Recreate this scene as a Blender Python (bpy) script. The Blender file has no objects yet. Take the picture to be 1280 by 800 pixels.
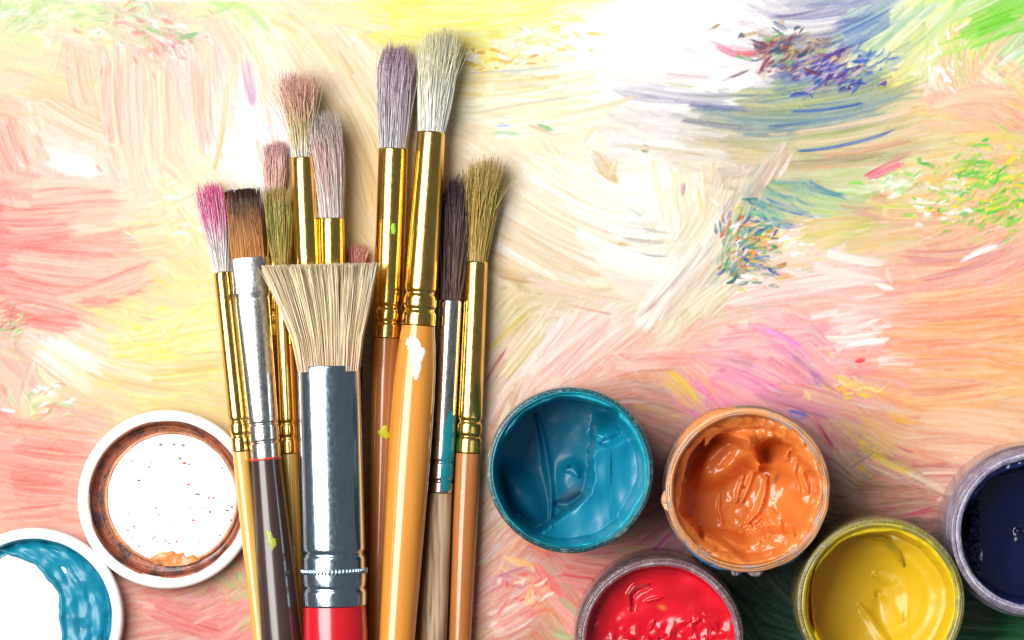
import bpy, math, random
import numpy as np

# ---------------------------------------------------------------- camera, world, lamps, exposure
K = 220.0 / 1280.0            # millimetres on the canvas for one pixel of the photograph
D = 900.0                     # camera height above the canvas in millimetres
MM = 0.001
scene = bpy.context.scene
cam_data = bpy.data.cameras.new('camera')
cam_data.sensor_width = 36.0
cam_data.lens = 36.0 * D / 220.0
cam_data.clip_start = 0.01
cam_data.clip_end = 20.0
cam = bpy.data.objects.new('camera', cam_data)
cam.location = (0, 0, D * MM)
scene.collection.objects.link(cam)
scene.camera = cam

world = bpy.data.worlds.new('World')
scene.world = world
world.use_nodes = True
bg = world.node_tree.nodes['Background']
bg.inputs['Color'].default_value = (0.93, 0.97, 1.0, 1)
bg.inputs['Strength'].default_value = 0.14


def area_lamp(name, loc, target, size, power, color):
    from mathutils import Vector
    l = bpy.data.lights.new(name, 'AREA')
    l.shape = 'RECTANGLE'
    l.size, l.size_y = size
    l.energy = power
    l.color = color
    o = bpy.data.objects.new(name, l)
    o.location = [c * MM for c in loc]
    d = Vector([(t - c) for t, c in zip(target, loc)])
    o.rotation_euler = d.to_track_quat('-Z', 'Y').to_euler()
    scene.collection.objects.link(o)
    return o


area_lamp('softbox_lamp', (-315, 100, 510), (-60, 10, 0), (0.50, 0.40), 6.6, (1.0, 0.975, 0.94))

scene.view_settings.view_transform = 'Standard'
scene.view_settings.look = 'None'
scene.view_settings.exposure = 0.0
scene.view_settings.gamma = 1.0
scene.render.engine = 'CYCLES'

rng = np.random.default_rng(7)
random.seed(7)
COL = scene.collection


# ---------------------------------------------------------------- helpers
def lin(h):
    h = h.lstrip('#')
    c = np.array([int(h[i:i + 2], 16) / 255.0 for i in (0, 2, 4)])
    return np.where(c <= 0.04045, c / 12.92, ((c + 0.055) / 1.055) ** 2.4)


def at(px, py, z=0.0):
    s = K * (D - z) / D
    return np.array([(px - 640) * s, -(py - 400) * s, z])


def new_mesh(name, verts, quads, mats, parent=None, smooth=True, colors=None, tris=None, midx=None):
    me = bpy.data.meshes.new(name)
    verts = np.asarray(verts, dtype=np.float32) * MM
    nv = len(verts)
    quads = np.asarray(quads, dtype=np.int32).reshape(-1, 4)
    tris = np.asarray(tris if tris is not None else [], dtype=np.int32).reshape(-1, 3)
    nq, nt = len(quads), len(tris)
    me.vertices.add(nv)
    me.vertices.foreach_set('co', verts.ravel())
    me.loops.add(nq * 4 + nt * 3)
    me.loops.foreach_set('vertex_index', np.concatenate([quads.ravel(), tris.ravel()]).astype(np.int32))
    me.polygons.add(nq + nt)
    me.polygons.foreach_set('loop_start', np.concatenate([np.arange(nq) * 4, nq * 4 + np.arange(nt) * 3]).astype(np.int32))
    me.polygons.foreach_set('use_smooth', np.full(nq + nt, smooth))
    if not isinstance(mats, (list, tuple)):
        mats = [mats]
    for m in mats:
        me.materials.append(m)
    if midx is not None:
        me.polygons.foreach_set('material_index', np.asarray(midx, dtype=np.int32))
    if colors is not None:
        a = me.color_attributes.new('paint_colour', 'FLOAT_COLOR', 'POINT')
        c4 = np.ones((nv, 4), dtype=np.float32)
        c4[:, :3] = colors
        a.data.foreach_set('color', c4.ravel())
    me.update(calc_edges=True)
    me.validate()
    o = bpy.data.objects.new(name, me)
    COL.objects.link(o)
    if parent is not None:
        o.parent = parent
    return o


def thing(name, loc, label, category, group=None):
    o = bpy.data.objects.new(name, None)
    o.empty_display_size = 0.005
    o.location = [c * MM for c in loc]
    o['label'] = label
    o['category'] = category
    if group:
        o['group'] = group
    COL.objects.link(o)
    return o


def grid_quads(n, m, close_m=False):
    i = np.arange(n - 1)[:, None]
    j = np.arange(m if close_m else m - 1)[None, :]
    j2 = (j + 1) % m
    return np.stack([i * m + j, i * m + j2, (i + 1) * m + j2, (i + 1) * m + j], -1).reshape(-1, 4)


def vnoise(shape, cells, seed):
    """smooth 2-d value noise in 0..1"""
    r = np.random.default_rng(seed)
    g = r.random((cells[0] + 2, cells[1] + 2)).astype(np.float32)
    y = np.linspace(0, cells[0], shape[0], endpoint=False)
    x = np.linspace(0, cells[1], shape[1], endpoint=False)
    yi, xi = y.astype(int), x.astype(int)
    fy, fx = y - yi, x - xi
    fy = (fy * fy * (3 - 2 * fy))[:, None].astype(np.float32)
    fx = (fx * fx * (3 - 2 * fx))[None, :].astype(np.float32)
    a, b = g[yi][:, xi], g[yi][:, xi + 1]
    c, d = g[yi + 1][:, xi], g[yi + 1][:, xi + 1]
    return (a * (1 - fx) + b * fx) * (1 - fy) + (c * (1 - fx) + d * fx) * fy


def sstep(a, b, x):
    t = np.clip((x - a) / (b - a), 0, 1)
    return t * t * (3 - 2 * t)


# ---------------------------------------------------------------- materials
def base_mat(name, color=(0.8, 0.8, 0.8), rough=0.4, metal=0.0, coat=0.0, spec=0.5):
    m = bpy.data.materials.new(name)
    m.use_nodes = True
    b = m.node_tree.nodes['Principled BSDF']
    b.inputs['Base Color'].default_value = (*color, 1)
    b.inputs['Roughness'].default_value = rough
    b.inputs['Metallic'].default_value = metal
    b.inputs['Coat Weight'].default_value = coat
    b.inputs['Coat Roughness'].default_value = 0.08
    b.inputs['Specular IOR Level'].default_value = spec
    return m, m.node_tree, b


def noise_mix(nt, b, c0, c1, scale=300, stretch=(1, 1, 1), lo=0.4, hi=0.6, detail=4, coord='Object', into='Base Color'):
    tc = nt.nodes.new('ShaderNodeTexCoord')
    mp = nt.nodes.new('ShaderNodeMapping')
    mp.inputs['Scale'].default_value = stretch
    nt.links.new(tc.outputs[coord], mp.inputs['Vector'])
    n = nt.nodes.new('ShaderNodeTexNoise')
    n.inputs['Scale'].default_value = scale
    n.inputs['Detail'].default_value = detail
    nt.links.new(mp.outputs[0], n.inputs['Vector'])
    r = nt.nodes.new('ShaderNodeMapRange')
    r.inputs['From Min'].default_value = lo
    r.inputs['From Max'].default_value = hi
    nt.links.new(n.outputs['Fac'], r.inputs['Value'])
    if into == 'Base Color':
        mx = nt.nodes.new('ShaderNodeMix')
        mx.data_type = 'RGBA'
        mx.inputs[6].default_value = (*c0, 1)
        mx.inputs[7].default_value = (*c1, 1)
        nt.links.new(r.outputs[0], mx.inputs[0])
        nt.links.new(mx.outputs[2], b.inputs['Base Color'])
        return mx
    r.inputs['To Min'].default_value = c0
    r.inputs['To Max'].default_value = c1
    nt.links.new(r.outputs[0], b.inputs[into])
    return r


def bump(nt, b, scale, dist, stretch=(1, 1, 1), strength=0.5, detail=3):
    tc = nt.nodes.new('ShaderNodeTexCoord')
    mp = nt.nodes.new('ShaderNodeMapping')
    mp.inputs['Scale'].default_value = stretch
    nt.links.new(tc.outputs['Object'], mp.inputs['Vector'])
    n = nt.nodes.new('ShaderNodeTexNoise')
    n.inputs['Scale'].default_value = scale
    n.inputs['Detail'].default_value = detail
    nt.links.new(mp.outputs[0], n.inputs['Vector'])
    bp = nt.nodes.new('ShaderNodeBump')
    bp.inputs['Strength'].default_value = strength
    bp.inputs['Distance'].default_value = dist
    nt.links.new(n.outputs['Fac'], bp.inputs['Height'])
    nt.links.new(bp.outputs[0], b.inputs['Normal'])


def attr_color(nt, b):
    a = nt.nodes.new('ShaderNodeAttribute')
    a.attribute_name = 'paint_colour'
    nt.links.new(a.outputs['Color'], b.inputs['Base Color'])
    return a


def metal_mat(name, c0, c1, rough, fine=1.0):
    m, nt, b = base_mat(name, c0, rough, 1.0)
    noise_mix(nt, b, c0, c1, 900 * fine, (1, 0.25, 1), 0.45, 0.7, 6)
    noise_mix(nt, b, rough * 0.8, rough * 1.4, 1800 * fine, (1, 0.5, 1), 0.35, 0.75, 5, into='Roughness')
    return m


GOLD = metal_mat('gold_metal', (0.92, 0.62, 0.17), (0.78, 0.48, 0.11), 0.18)
SILVER = metal_mat('silver_metal', (0.50, 0.63, 0.74), (0.42, 0.56, 0.67), 0.16)
WORN_SILVER = metal_mat('worn_tin', (0.78, 0.78, 0.78), (0.48, 0.48, 0.48), 0.22, 2.6)


def lacquer(name, c0, c1, rough=0.22, coat=1.0, scale=500):
    m, nt, b = base_mat(name, c0, rough, 0, coat)
    noise_mix(nt, b, c0, c1, scale, (1, 0.08, 1), 0.3, 0.7, 5)
    bump(nt, b, 1200, 0.00003, (1, 0.2, 1), 0.3)
    return m


M_bristle, nt, b = base_mat('bristle_hair', rough=0.42, spec=0.35)
a_ = attr_color(nt, b)
tl = nt.nodes.new('ShaderNodeBsdfTranslucent')
nt.links.new(a_.outputs['Color'], tl.inputs['Color'])
mxs = nt.nodes.new('ShaderNodeMixShader')
mxs.inputs[0].default_value = 0.12
nt.links.new(b.outputs[0], mxs.inputs[1])
nt.links.new(tl.outputs[0], mxs.inputs[2])
nt.links.new(mxs.outputs[0], nt.nodes['Material Output'].inputs['Surface'])
M_vcol, nt, b = base_mat('dried_paint', rough=0.35, spec=0.5)
attr_color(nt, b)
M_canvas, nt, b = base_mat('canvas_paint', rough=0.5, spec=0.3)
attr_color(nt, b)
bump(nt, b, 900, 0.00008, (1, 1, 1), 0.25, 5)
M_wet, nt, b = base_mat('wet_paint', rough=0.24, coat=0.35, spec=0.45)
attr_color(nt, b)
bump(nt, b, 300, 0.00015, (1, 1, 1), 0.12, 3)


M_damp, nt, b = base_mat('half_dry_paint', rough=0.34, coat=0.12, spec=0.4)
attr_color(nt, b)
bump(nt, b, 300, 0.00015, (1, 1, 1), 0.12, 3)


# ---------------------------------------------------------------- the painted canvas
# strokes are laid one over another on a fine grid of points: colour and paint thickness
def axis(lo, f0, f1, hi, fine, coarse):
    a = np.arange(lo, f0, coarse)
    m = np.arange(f0, f1, fine)
    c = np.arange(f1, hi + coarse, coarse)
    return np.concatenate([a, m, c]).astype(np.float32)


XS = axis(-620, -20, 1300, 1900, 1.3, 7.0)
YS = axis(-560, -20, 820, 1420, 1.3, 7.0)
NX, NY = len(XS), len(YS)
CANVAS = np.zeros((NY, NX, 3), dtype=np.float32)
CANVAS[:] = lin('fbe6cc')
HEIGHT = np.zeros((NY, NX), dtype=np.float32)
DIRC = np.ones((NY, NX), dtype=np.float32)      # stroke direction, doubled angle
DIRS = np.zeros((NY, NX), dtype=np.float32)

ST = (vnoise((1024, 64), (340, 12), 1) * 0.5 + vnoise((1024, 64), (120, 6), 2) * 0.5).astype(np.float32)
ST = (ST - ST.min()) / (ST.max() - ST.min())
SF = (vnoise((1024, 64), (900, 16), 3) * 0.6 + vnoise((1024, 64), (400, 10), 4) * 0.4).astype(np.float32)
SF = (SF - SF.min()) / (SF.max() - SF.min())


def tex(T, t, s):
    si = np.mod(s, 63.0)
    s0 = si.astype(np.int32)
    f = si - s0
    tm = np.mod(t, 1022.0)
    ti = tm.astype(np.int32)
    g = tm - ti
    s1 = np.minimum(s0 + 1, 63)
    return (T[ti, s0] * (1 - f) + T[ti, s1] * f) * (1 - g) + (T[ti + 1, s0] * (1 - f) + T[ti + 1, s1] * f) * g


def stroke(cx, cy, ang, length, width, cols, bow=0.0, alpha=1.0, dry=0.35, relief=1.0, vary=0.10, dab=False, pick=0.0, deepen=0.36):
    ca, sa = math.cos(ang), math.sin(ang)
    hx = abs(ca) * length / 2 + abs(sa) * (width / 2 + abs(bow)) + 2
    hy = abs(sa) * length / 2 + abs(ca) * (width / 2 + abs(bow)) + 2
    i0, i1 = np.searchsorted(XS, [cx - hx, cx + hx])
    j0, j1 = np.searchsorted(YS, [cy - hy, cy + hy])
    if i1 - i0 < 1 or j1 - j0 < 1:
        return
    X = XS[i0:i1][None, :] - cx
    Y = YS[j0:j1][:, None] - cy
    s = X * ca + Y * sa
    sn = s / length + 0.5
    t = -X * sa + Y * ca - bow * (4 * sn * (1 - sn) - 0.5)
    tn = t / (width / 2)
    ot, os_ = rng.random() * 1000, rng.random() * 60
    A = tex(ST, t * 0.8 + ot, s * 0.035 + os_)
    F = tex(SF, t * 0.62 + ot * 1.7, s * 0.05 + os_ + 7)
    soft = min(0.9, max(0.24, 3.2 / width))
    taper = 1 - 0.35 * np.clip(np.abs(sn * 2 - 1), 0, 1) ** 3
    edge = sstep(1.0, 1.0 - soft, np.abs(tn) / taper + (F - 0.5) * 0.5)
    e0 = 0.02 + 0.16 * A
    e1 = 0.98 - 0.34 * tex(ST, t * 0.8 + ot + 300, 0 * s + os_)
    ends = sstep(0.0, 0.05, sn - e0) * sstep(0.0, 0.07, e1 - sn)
    dr = 1 - dry * sstep(0.45, 0.7, F) * sstep(0.1, 0.9, sn)
    a = np.clip(alpha * edge * ends * dr, 0, 1)
    if dab:
        rr = np.hypot(tn, (sn * 2 - 1)) + (A - 0.5) * 0.7
        a = np.clip(alpha * sstep(1.0, 0.62, rr) * (1 - 0.5 * sstep(0.5, 0.75, F)), 0, 1)
    if pick:
        a = a * (1 - pick * sstep(0.42, 0.62, tex(SF, t * 0.55 + ot * .6, s * 0.04 + os_ + 21)))
    c0, c1 = cols[0], cols[1 % len(cols)]
    w = sstep(0.35, 0.68, A)[..., None]
    c = c0 * (1 - w) + c1 * w
    if len(cols) > 2:
        w2 = sstep(0.66, 0.78, F)[..., None]
        c = c * (1 - w2) + cols[2] * w2
    c = c * (1 + vary * (F - 0.5) * 2)[..., None]
    deep = (sstep(0.50, 0.80, tex(SF, t * 0.45 + ot * 2.3, s * 0.03 + os_ + 33)) * deepen)[..., None]
    c = c * (1 - deep) + np.power(np.clip(c, 0, 1), 1.9) * deep
    a3 = a[..., None]
    R = CANVAS[j0:j1, i0:i1]
    R[:] = R * (1 - a3) + c * a3
    la = 2 * (ang + bow * 4 * (1 - 2 * np.clip(sn, 0, 1)) / length)
    P = DIRC[j0:j1, i0:i1]
    P[:] = P * (1 - a) + np.cos(la) * a
    P = DIRS[j0:j1, i0:i1]
    P[:] = P * (1 - a) + np.sin(la) * a
    H = HEIGHT[j0:j1, i0:i1]
    ridge = np.exp(-((np.abs(tn) - 0.86) / 0.10) ** 2) * 0.35
    H[:] = H * (1 - 0.75 * a) + a * relief * (0.25 + 0.55 * A + 0.30 * F + ridge)


# what the painting shows where, shade of brushes and jars mixed into some tones: x, y, stroke angle (degrees, downwards positive), dabs 0..1, colours
PATCH = '''
30 12 -20 .6 dff2b4 b9e89a fdf6dc|80 30 0 .6 e4f3b0 a9d890 ffffff|150 30 20 .8 b5dca6 f5c9b5 ffffff|120 10 0 .4 f4f6ba fdf3d0
215 35 20 .8 f5c8ba b9dfae fffaf0|255 20 10 .3 fdf0c8 fbdccb|290 10 30 .4 b8ee90 f2f6b4|330 25 40 .3 cdf0a6 fdf2d0|370 18 30 .2 fff2c9 fdebd2
430 20 10 .3 fff8d0 fbf0b0|500 14 -4 0 fbf38a f6ec80|600 18 -8 0 fdf79a fbf184|680 22 -8 0 fefbb4 fdf7a0|760 22 0 .1 ffffff fffde8|850 18 0 0 ffffff fffdf6
905 22 20 0 ffffff f6ecf0|950 18 30 0 ffffff c8c4d4|1000 8 -8 0 9490b4 8088b8 d8d8e0|1060 10 -20 0 7f9ac4 8c8ab4 c8dcd8|1100 22 -30 0 bcd8c8 8fb0c8 f0f4d0
1150 24 -38 .1 f6f7b0 e4f0a8 ffffff|1200 14 -28 .1 c8f080 f4f2b4|1250 24 -24 0 86d84a 98e25c a8e070|1290 10 -24 0 8edc50 a8e070
20 62 10 .2 f6e8c4 e8f0b8|70 70 15 .2 fbe0c0 f6ecc0|110 85 85 0 fbd4be fde4c4|160 90 88 0 fbd8c8 fde8cc f8cbb8|210 72 40 .7 f4aaa6 fbd8c8 ffffff
255 85 85 0 fbd3c8 fde4d4|300 95 88 0 fcdccc fdeccc|338 70 60 .2 fdf4dc fffaf0|400 60 52 0 fbe6c4 f8dcae|440 110 54 0 f3daa8 f8e6c0 e9cb90
560 60 -4 .2 fbf0b0 fdf6d0|610 72 0 .8 f4d864 fffdf4 f6e08a|690 55 0 .7 ffffff f8ea80 fffef8|640 92 -4 0 fbf2d0 e4e4ea fdf8e0|750 80 0 0 ffffff fffdf4
820 70 8 0 ffffff fdf8f4|880 62 18 0 ffffff f0dce6|925 70 20 .1 f4d4dc e8a4b0 ffffff|965 72 -30 .7 7a8a70 9a6a80 c8b8a0|1010 95 -30 .6 4a58b4 8a6a90 b8c0d0
1020 62 -10 .5 8a6478 c0a888 706890|1050 78 -38 .7 4258b0 7a5a98 d8c8d8|1085 72 -28 .5 4a74c0 9ab8a8 e8f0c0|1115 50 -30 .2 a4c4b8 6a90c0 e8f2b8|1140 62 -40 .1 eef2a4 d8e888
1180 62 85 .1 fbe4a4 f8d8a8|1185 95 70 .6 ffffff f6d0a8 f8e4c0|1222 75 85 .2 f8e4a4 d8e8a8 f8d0b0|1250 75 -45 .2 f4e8c0 ffffff a8e4b0|1280 55 -45 .1 90e098 f0f4c8
25 130 10 0 fbdcc0 fbd0a8|10 180 75 0 f58e8a fbbdb0 fddcd0|38 175 75 0 f9b8a8 fddcc8|70 150 24 0 fbdab8 fff6e8|60 120 20 0 fbdcb4 fdeac4|90 205 0 .2 ffffff fff8f0
150 165 88 0 fce2ce fdeccc f8d2bc|200 150 88 0 fce0ca fdf0d4|170 205 84 0 fce6d4 fdf0d4|235 205 50 0 fff2d0 fbdcc0|280 175 70 .1 ffffff fffbf0|315 140 80 .1 ffffff fbeef4|270 130 85 0 fbe0d4 fdf0d0
445 180 55 0 ecd29c f6e2b8 e0c080|450 250 55 0 e6cb94 f4deb0|620 150 -4 0 fbf4cc d8d8b4 fffcec|660 130 -5 0 fdf8d8 e4dcb0 fffef4|640 190 34 0 fbe8cc fdf4d8|610 195 40 0 f6dcb8 fbead0
705 135 -4 0 fdf6dc fffdf4|730 178 20 .5 ecd4a8 fff8e8 fdf2d4|700 210 30 0 fbeccc fffaee|790 130 4 0 ffffff f8f2f0|790 160 8 0 fffdf8 d4ccd0|840 140 9 0 e0d6dc b8b4c4 ffffff|860 110 4 0 ffffff fdf6f6|930 115 -10 0 ffffff f4f0f4
890 158 8 0 b4b4ac c8c0b8 9aa0a0|870 185 6 0 dcd2b8 f4ece0|935 150 -3 0 a0aa98 8fa09c c0b8a0|985 130 -10 0 86a094 98b088 7090a0|1040 130 -14 0 a4bc8c 7c9ca8 c8c890|1095 112 -22 0 c0d088 a4bc98 dcd890|1130 140 -18 0 e2d09c ecc4a0
1170 125 20 0 f2ccac f6d8b4|1215 115 15 0 f2c0a4 f4b4a4|1262 110 40 .5 f4dc80 c8e478 f4c0a0|1275 140 35 0 f0c094 e0a8a0|960 178 0 0 c8bc9c e0ccac a8b0a0|1010 172 -6 0 dcc8a4 f0dcc0 b0b8a0|1080 168 -10 0 dccca4 90a8b0 f0dcbc|1150 165 -12 0 ead490 ecc49c
1190 180 -5 0 eccc94 e8d890|1245 165 10 0 f0c090 ecc8a4|920 200 6 0 c4bc98 dcd0b0|1000 205 -2 0 d0bf98 c0c898|1060 205 -14 0 dcc49c c8cc98
20 240 5 0 f8b8a8 f9a89c|15 285 8 0 f58c86 f8a498|80 262 5 0 fbd0bc fddccc|150 245 2 0 fddcc8 fbeacc|110 310 -4 0 f9b4a4 fbc8b4|190 300 -5 0 fcd6b8 fbe8b4|225 260 -20 .3 fff0ba fdfad4|250 310 60 .3 fdf0b0 fbe8bc|215 345 40 .3 fbdcb4 f8e8a0
640 255 30 0 f6e2c0 e8cca0 fff8ec|690 250 24 0 fff6e6 fbe4c8|760 232 0 0 ffffff fffaee|830 240 80 .1 fffaf0 f8f0b8 ffffff|870 235 84 .1 fdf4e0 f0d8c8 fff0c0|905 262 -75 0 fbf2dc ecdcc0|950 212 -62 0 cdb2a4 e0ccc0 bca294
962 262 25 .2 3a78c0 6aa8b0 90c890|1000 245 18 0 98c898 70a8b8 c0d8a0|1050 242 10 0 b8d690 d4d8a0|1090 232 -10 .1 c8dca0 f0f0d0|1120 235 0 .4 dcecc4 ffffff d8e0a0|1150 255 0 .3 f2e268 f4eeb0 f4ccb0|1190 225 -20 .8 b4de68 f5c48c f4e25c|1250 235 -20 .9 a4dc58 f5bc90 f4e45c|1225 275 -20 .9 98d860 f0b8a0 f4dc70|1275 280 -25 .5 f0c8a0 f0b8a4 c8e080
30 330 4 0 f5928a f8aaa0|100 345 4 0 f8a69c f9bcae|170 345 0 0 fac8b2 fbdab0|60 375 10 0 f8aa9e fbd0c0|250 370 -10 .2 fdf0a8 fbe6b0|640 320 33 0 e8d0ac f8e8cc|690 305 28 0 fff4e4 f0d8b4|740 320 12 0 fffaf0 f0e4cc|790 300 6 .1 f4f0e4 d0ccc0 ffffff|830 330 -40 0 ffffff f6f0e4|870 305 -58 0 faf0d8 e8dcc8|885 345 -52 0 ece0cc c8b4ac
920 325 -60 .9 50a098 b4d070 f0a860|945 300 -30 .9 78c068 f0d850 3a68b8|945 335 10 .9 70b098 4878b8 f0c070|985 300 -20 .7 d8e090 ffffff f0b880|1030 290 -10 .4 ecd890 f4c8a0 c8dc70|1065 295 -20 .3 b4d868 ecd888|1095 265 10 .2 ecc4a0 d89890 f0e090
1010 345 -4 0 f6d4c8 f8e0d4|1070 340 -3 0 f8dcd2 f4c4bc|1110 320 -10 0 f0cdb4 ecc098|1160 310 -16 0 ecc89c e8b49c|1210 310 -26 0 f2c4a4 e8aa9c|1265 320 -30 0 f0a8a0 f4c0ac|950 380 -2 0 f5c2ba f0d0c0|1040 385 0 0 f5b8aa f6cabc|1130 360 -4 0 f4b49c f0a898|1200 365 -6 0 f4b090 f2bc98|1260 385 -4 0 f5b282 f4bc90
15 405 -20 .8 d89878 a8d090 f4d0b0|60 425 30 .2 fff8f0 fbe4c4|105 445 34 0 fff4dc fbe8bc|160 415 20 .4 fbf098 fbe4b0|235 425 0 .3 fdf2a8 fbe8bc|30 465 50 0 f8bcae f9cfbe|75 480 35 0 fbdcb4 fdf0c4|210 470 6 .2 fbee98 fae0a8|640 395 -48 0 dccc98 ecdcb8 c8b070|690 375 20 0 e8cdb0 dcd8a8
690 430 -58 0 f8d2c6 fff0e8 f0b8ae|740 395 -55 0 f9d6ca fdeae0|780 370 18 0 f4e4d0 e8ccc0|760 440 -55 0 f6ccc0 fbe2d8|810 410 -45 0 f8ecd8 e4d0bc|850 400 -48 0 f0e8c8 d8cc9c|880 380 -20 0 f4e8d4 ecd4b0|830 450 -8 0 f2b8ac e8a89c|900 425 -6 0 f4b8b4 f0aeb0|920 460 20 0 f4a8a8 f4b0c8|970 435 35 .1 f4a8b8 ee94c8 f4c0c0
1020 430 45 0 f0a0b0 e8a0a8|1060 425 -12 .3 fdf0e8 f4b0a8 ffffff|1085 445 -8 0 f4988c f4b0a0|1130 420 2 0 f4b498 f2ac90|1190 430 4 0 f4b78c f2b080|1255 445 4 0 f5b878 f0b084|10 540 12 0 f5a698 f2b0a0|60 505 -40 .7 e8dca0 b8dc98 f8d8b0|25 500 60 .2 f6c8b4 e4ecc0|100 530 12 0 f4b4a0 f8c8ac|160 495 22 0 fbe0a8 f6cc9c|240 495 14 0 fbe4a0 f4d0a0|220 545 20 0 f0d090 e8c890
640 470 -58 0 f0c0b0 f8e8dc c89880|640 530 -62 0 e0c4a8 f0dcc8|770 470 -10 0 f0b4a8 e4a490|850 475 42 0 f0c860 f0a8a0 e8b0a0|905 475 30 .1 f49cb0 ec88c0 f0a8a0|890 515 35 0 e080b0 dca0b0|830 510 10 0 d8a094 d0a090|960 505 30 .1 ec90b0 e8a090|990 525 30 0 9070b8 e07898 d890b0|1030 500 32 0 e89898 e8a8a0 d07888
1060 480 20 .6 f0c850 f0a898 f4b8a0|1040 540 45 0 d88890 c89090 e0b090|1090 515 25 .1 e8b088 ecbc80|1120 490 10 0 f0b090 f0c070|1190 495 8 0 edbc90 eab088|1255 515 6 0 ecc094 e4b088|1090 565 32 0 e8d048 e8b070|1150 545 20 0 ecb48c e8a888|1220 560 16 0 f0b898 f4c8ac
20 600 12 0 f2a090 f4b09c|70 615 10 0 f4b0a0 f0a090|90 560 8 0 f2a896 f6bca4|40 650 0 .2 e8b098 f0c4b0|180 770 -10 .1 d8988c e4a898|250 760 -30 .1 ec9890 f0b0a4 d88888|285 728 20 .7 a8cc80 e8a890|290 790 -30 0 e88c88 f0b0a8|640 600 -60 0 c8a088 b8b080
625 680 -45 0 d8a090 c0a8a0 e8c0a0|650 720 -30 .1 c87890 d09a98 e8b890|672 732 -42 .2 ecb478 f0d8c0 e07870|640 765 -38 0 e8a898 f0dcd0 dc7870|690 700 35 0 ea7468 e48478|720 720 5 0 ee7c74 f0a098|700 755 45 0 e08074 c8a088|735 700 0 0 e87870 e0a088|690 785 45 .1 c8a080 98a878 e47868|625 800 -30 0 e08078 b8a888
760 690 -4 0 d0a894 c8b090|800 690 -20 0 cc80a0 d0a898|820 660 -40 0 c88098 c89890|830 560 30 0 c89488 b89088|1050 600 30 0 c0a088 a89080|1075 570 45 0 c0a098 b09890 e0c0a8|1110 625 6 0 c88c7c b89078 d89888|1060 640 10 0 b0907c 987868|1150 600 14 0 e4a89c f0d8cc d07080|1170 625 8 0 d88c88 c89080 b85868
950 750 40 0 24503e 2c5c48 3c4c40|1000 700 60 0 3a5048 2c4a40|980 790 20 0 2c6a48 304c40|1220 750 10 0 4a7058 6a6a58|1245 790 0 0 2f8a54 3c7c54|1180 700 -40 0 6a6458 4a5850|930 790 60 0 2a4a40 345848|1290 800 0 0 3a8458 2f7a4c|1080 670 0 0 8a6a60 6a5a50
100 900 -30 0 e8a094 f0c0b0|400 900 30 0 e4b090 f0d0a8|700 900 40 0 d88878 c8a888|1000 900 20 0 2f6a4a 3a5848|1250 900 0 0 3a8458 709070|-150 100 10 .3 f0e4b4 f8d0b8|-150 400 5 0 f59a90 f8c0b0|-150 700 10 0 f0a898 f4c4b0|1450 50 -20 0 98e060 d8ec90|1450 300 -20 .4 f0c8a0 c0dc78|1450 550 8 0 ecb890 f0c8a8|1450 800 10 0 5a8a60 a88870|300 -120 10 .3 f0f0b0 fdeccc|800 -120 0 0 fffef0 fbf4a0|1150 -120 -20 0 90a8d0 d8e8a8'''
pts, pang, pdab, pcol = [], [], [], []
for row in PATCH.replace('\n', '|').split('|'):
    f = row.split()
    if len(f) < 5:
        continue
    pts.append((float(f[0]), float(f[1])))
    pang.append(math.radians(float(f[2])))
    pdab.append(float(f[3]))
    cs = [lin(h) for h in f[4:]]
    pcol.append(cs)
pts = np.array(pts)
pang = np.array(pang)


def nearest(x, y, n=3, jitter=18.0):
    d = np.hypot(pts[:, 0] - x + rng.normal(0, jitter), pts[:, 1] - y + rng.normal(0, jitter))
    i = np.argsort(d)[:n]
    return i, d[i]


def direction(x, y):
    d2 = (pts[:, 0] - x) ** 2 + (pts[:, 1] - y) ** 2 + 60
    w = 1 / d2 ** 2
    return 0.5 * math.atan2((w * np.sin(2 * pang)).sum(), (w * np.cos(2 * pang)).sum())


def scatter(step, margin, length, width, jit, alpha, dry, relief, vary, third=True, angj=0.10):
    spots = []
    y = -margin - 60
    while y < 800 + margin:
        x = -margin
        while x < 1280 + margin:
            spots.append((x + rng.uniform(-.5, .5) * step, y + rng.uniform(-.5, .5) * step))
            x += step
        y += step * 0.8
    rng.shuffle(spots)
    for x, y in spots:
        i, d = nearest(x, y, 2, jit)
        c = pcol[i[0]]
        k = rng.integers(0, len(c))
        cols = [c[k], c[(k + 1) % len(c)]]
        if rng.random() < 0.3:
            cols[1] = pcol[i[1]][0]
        if third and len(c) > 2:
            cols.append(c[2])
        a = direction(x, y) + rng.normal(0, angj)
        dab = pdab[i[0]]
        L = length * rng.uniform(.6, 1.3) * (1 - 0.72 * dab)
        W = width * rng.uniform(.6, 1.3) * (1 - 0.45 * dab)
        if dab > .4:
            a += rng.normal(0, .6)
        if rng.random() < .5:
            a += math.pi
        stroke(x, y, a, L, W, cols, rng.normal(0, .05) * L, alpha, dry, relief * (1 + .6 * dab), vary)


scatter(46, 620, 230, 78, 14, 1.0, 0.15, 0.9, 0.08, angj=.12)
scatter(30, 140, 150, 38, 16, 0.9, 0.35, 1.0, 0.10)
scatter(19, 20, 95, 17, 12, 0.6, 0.5, 1.0, 0.12)
scatter(19, 10, 55, 7, 9, 0.55, 0.5, 1.0, 0.12)

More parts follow.
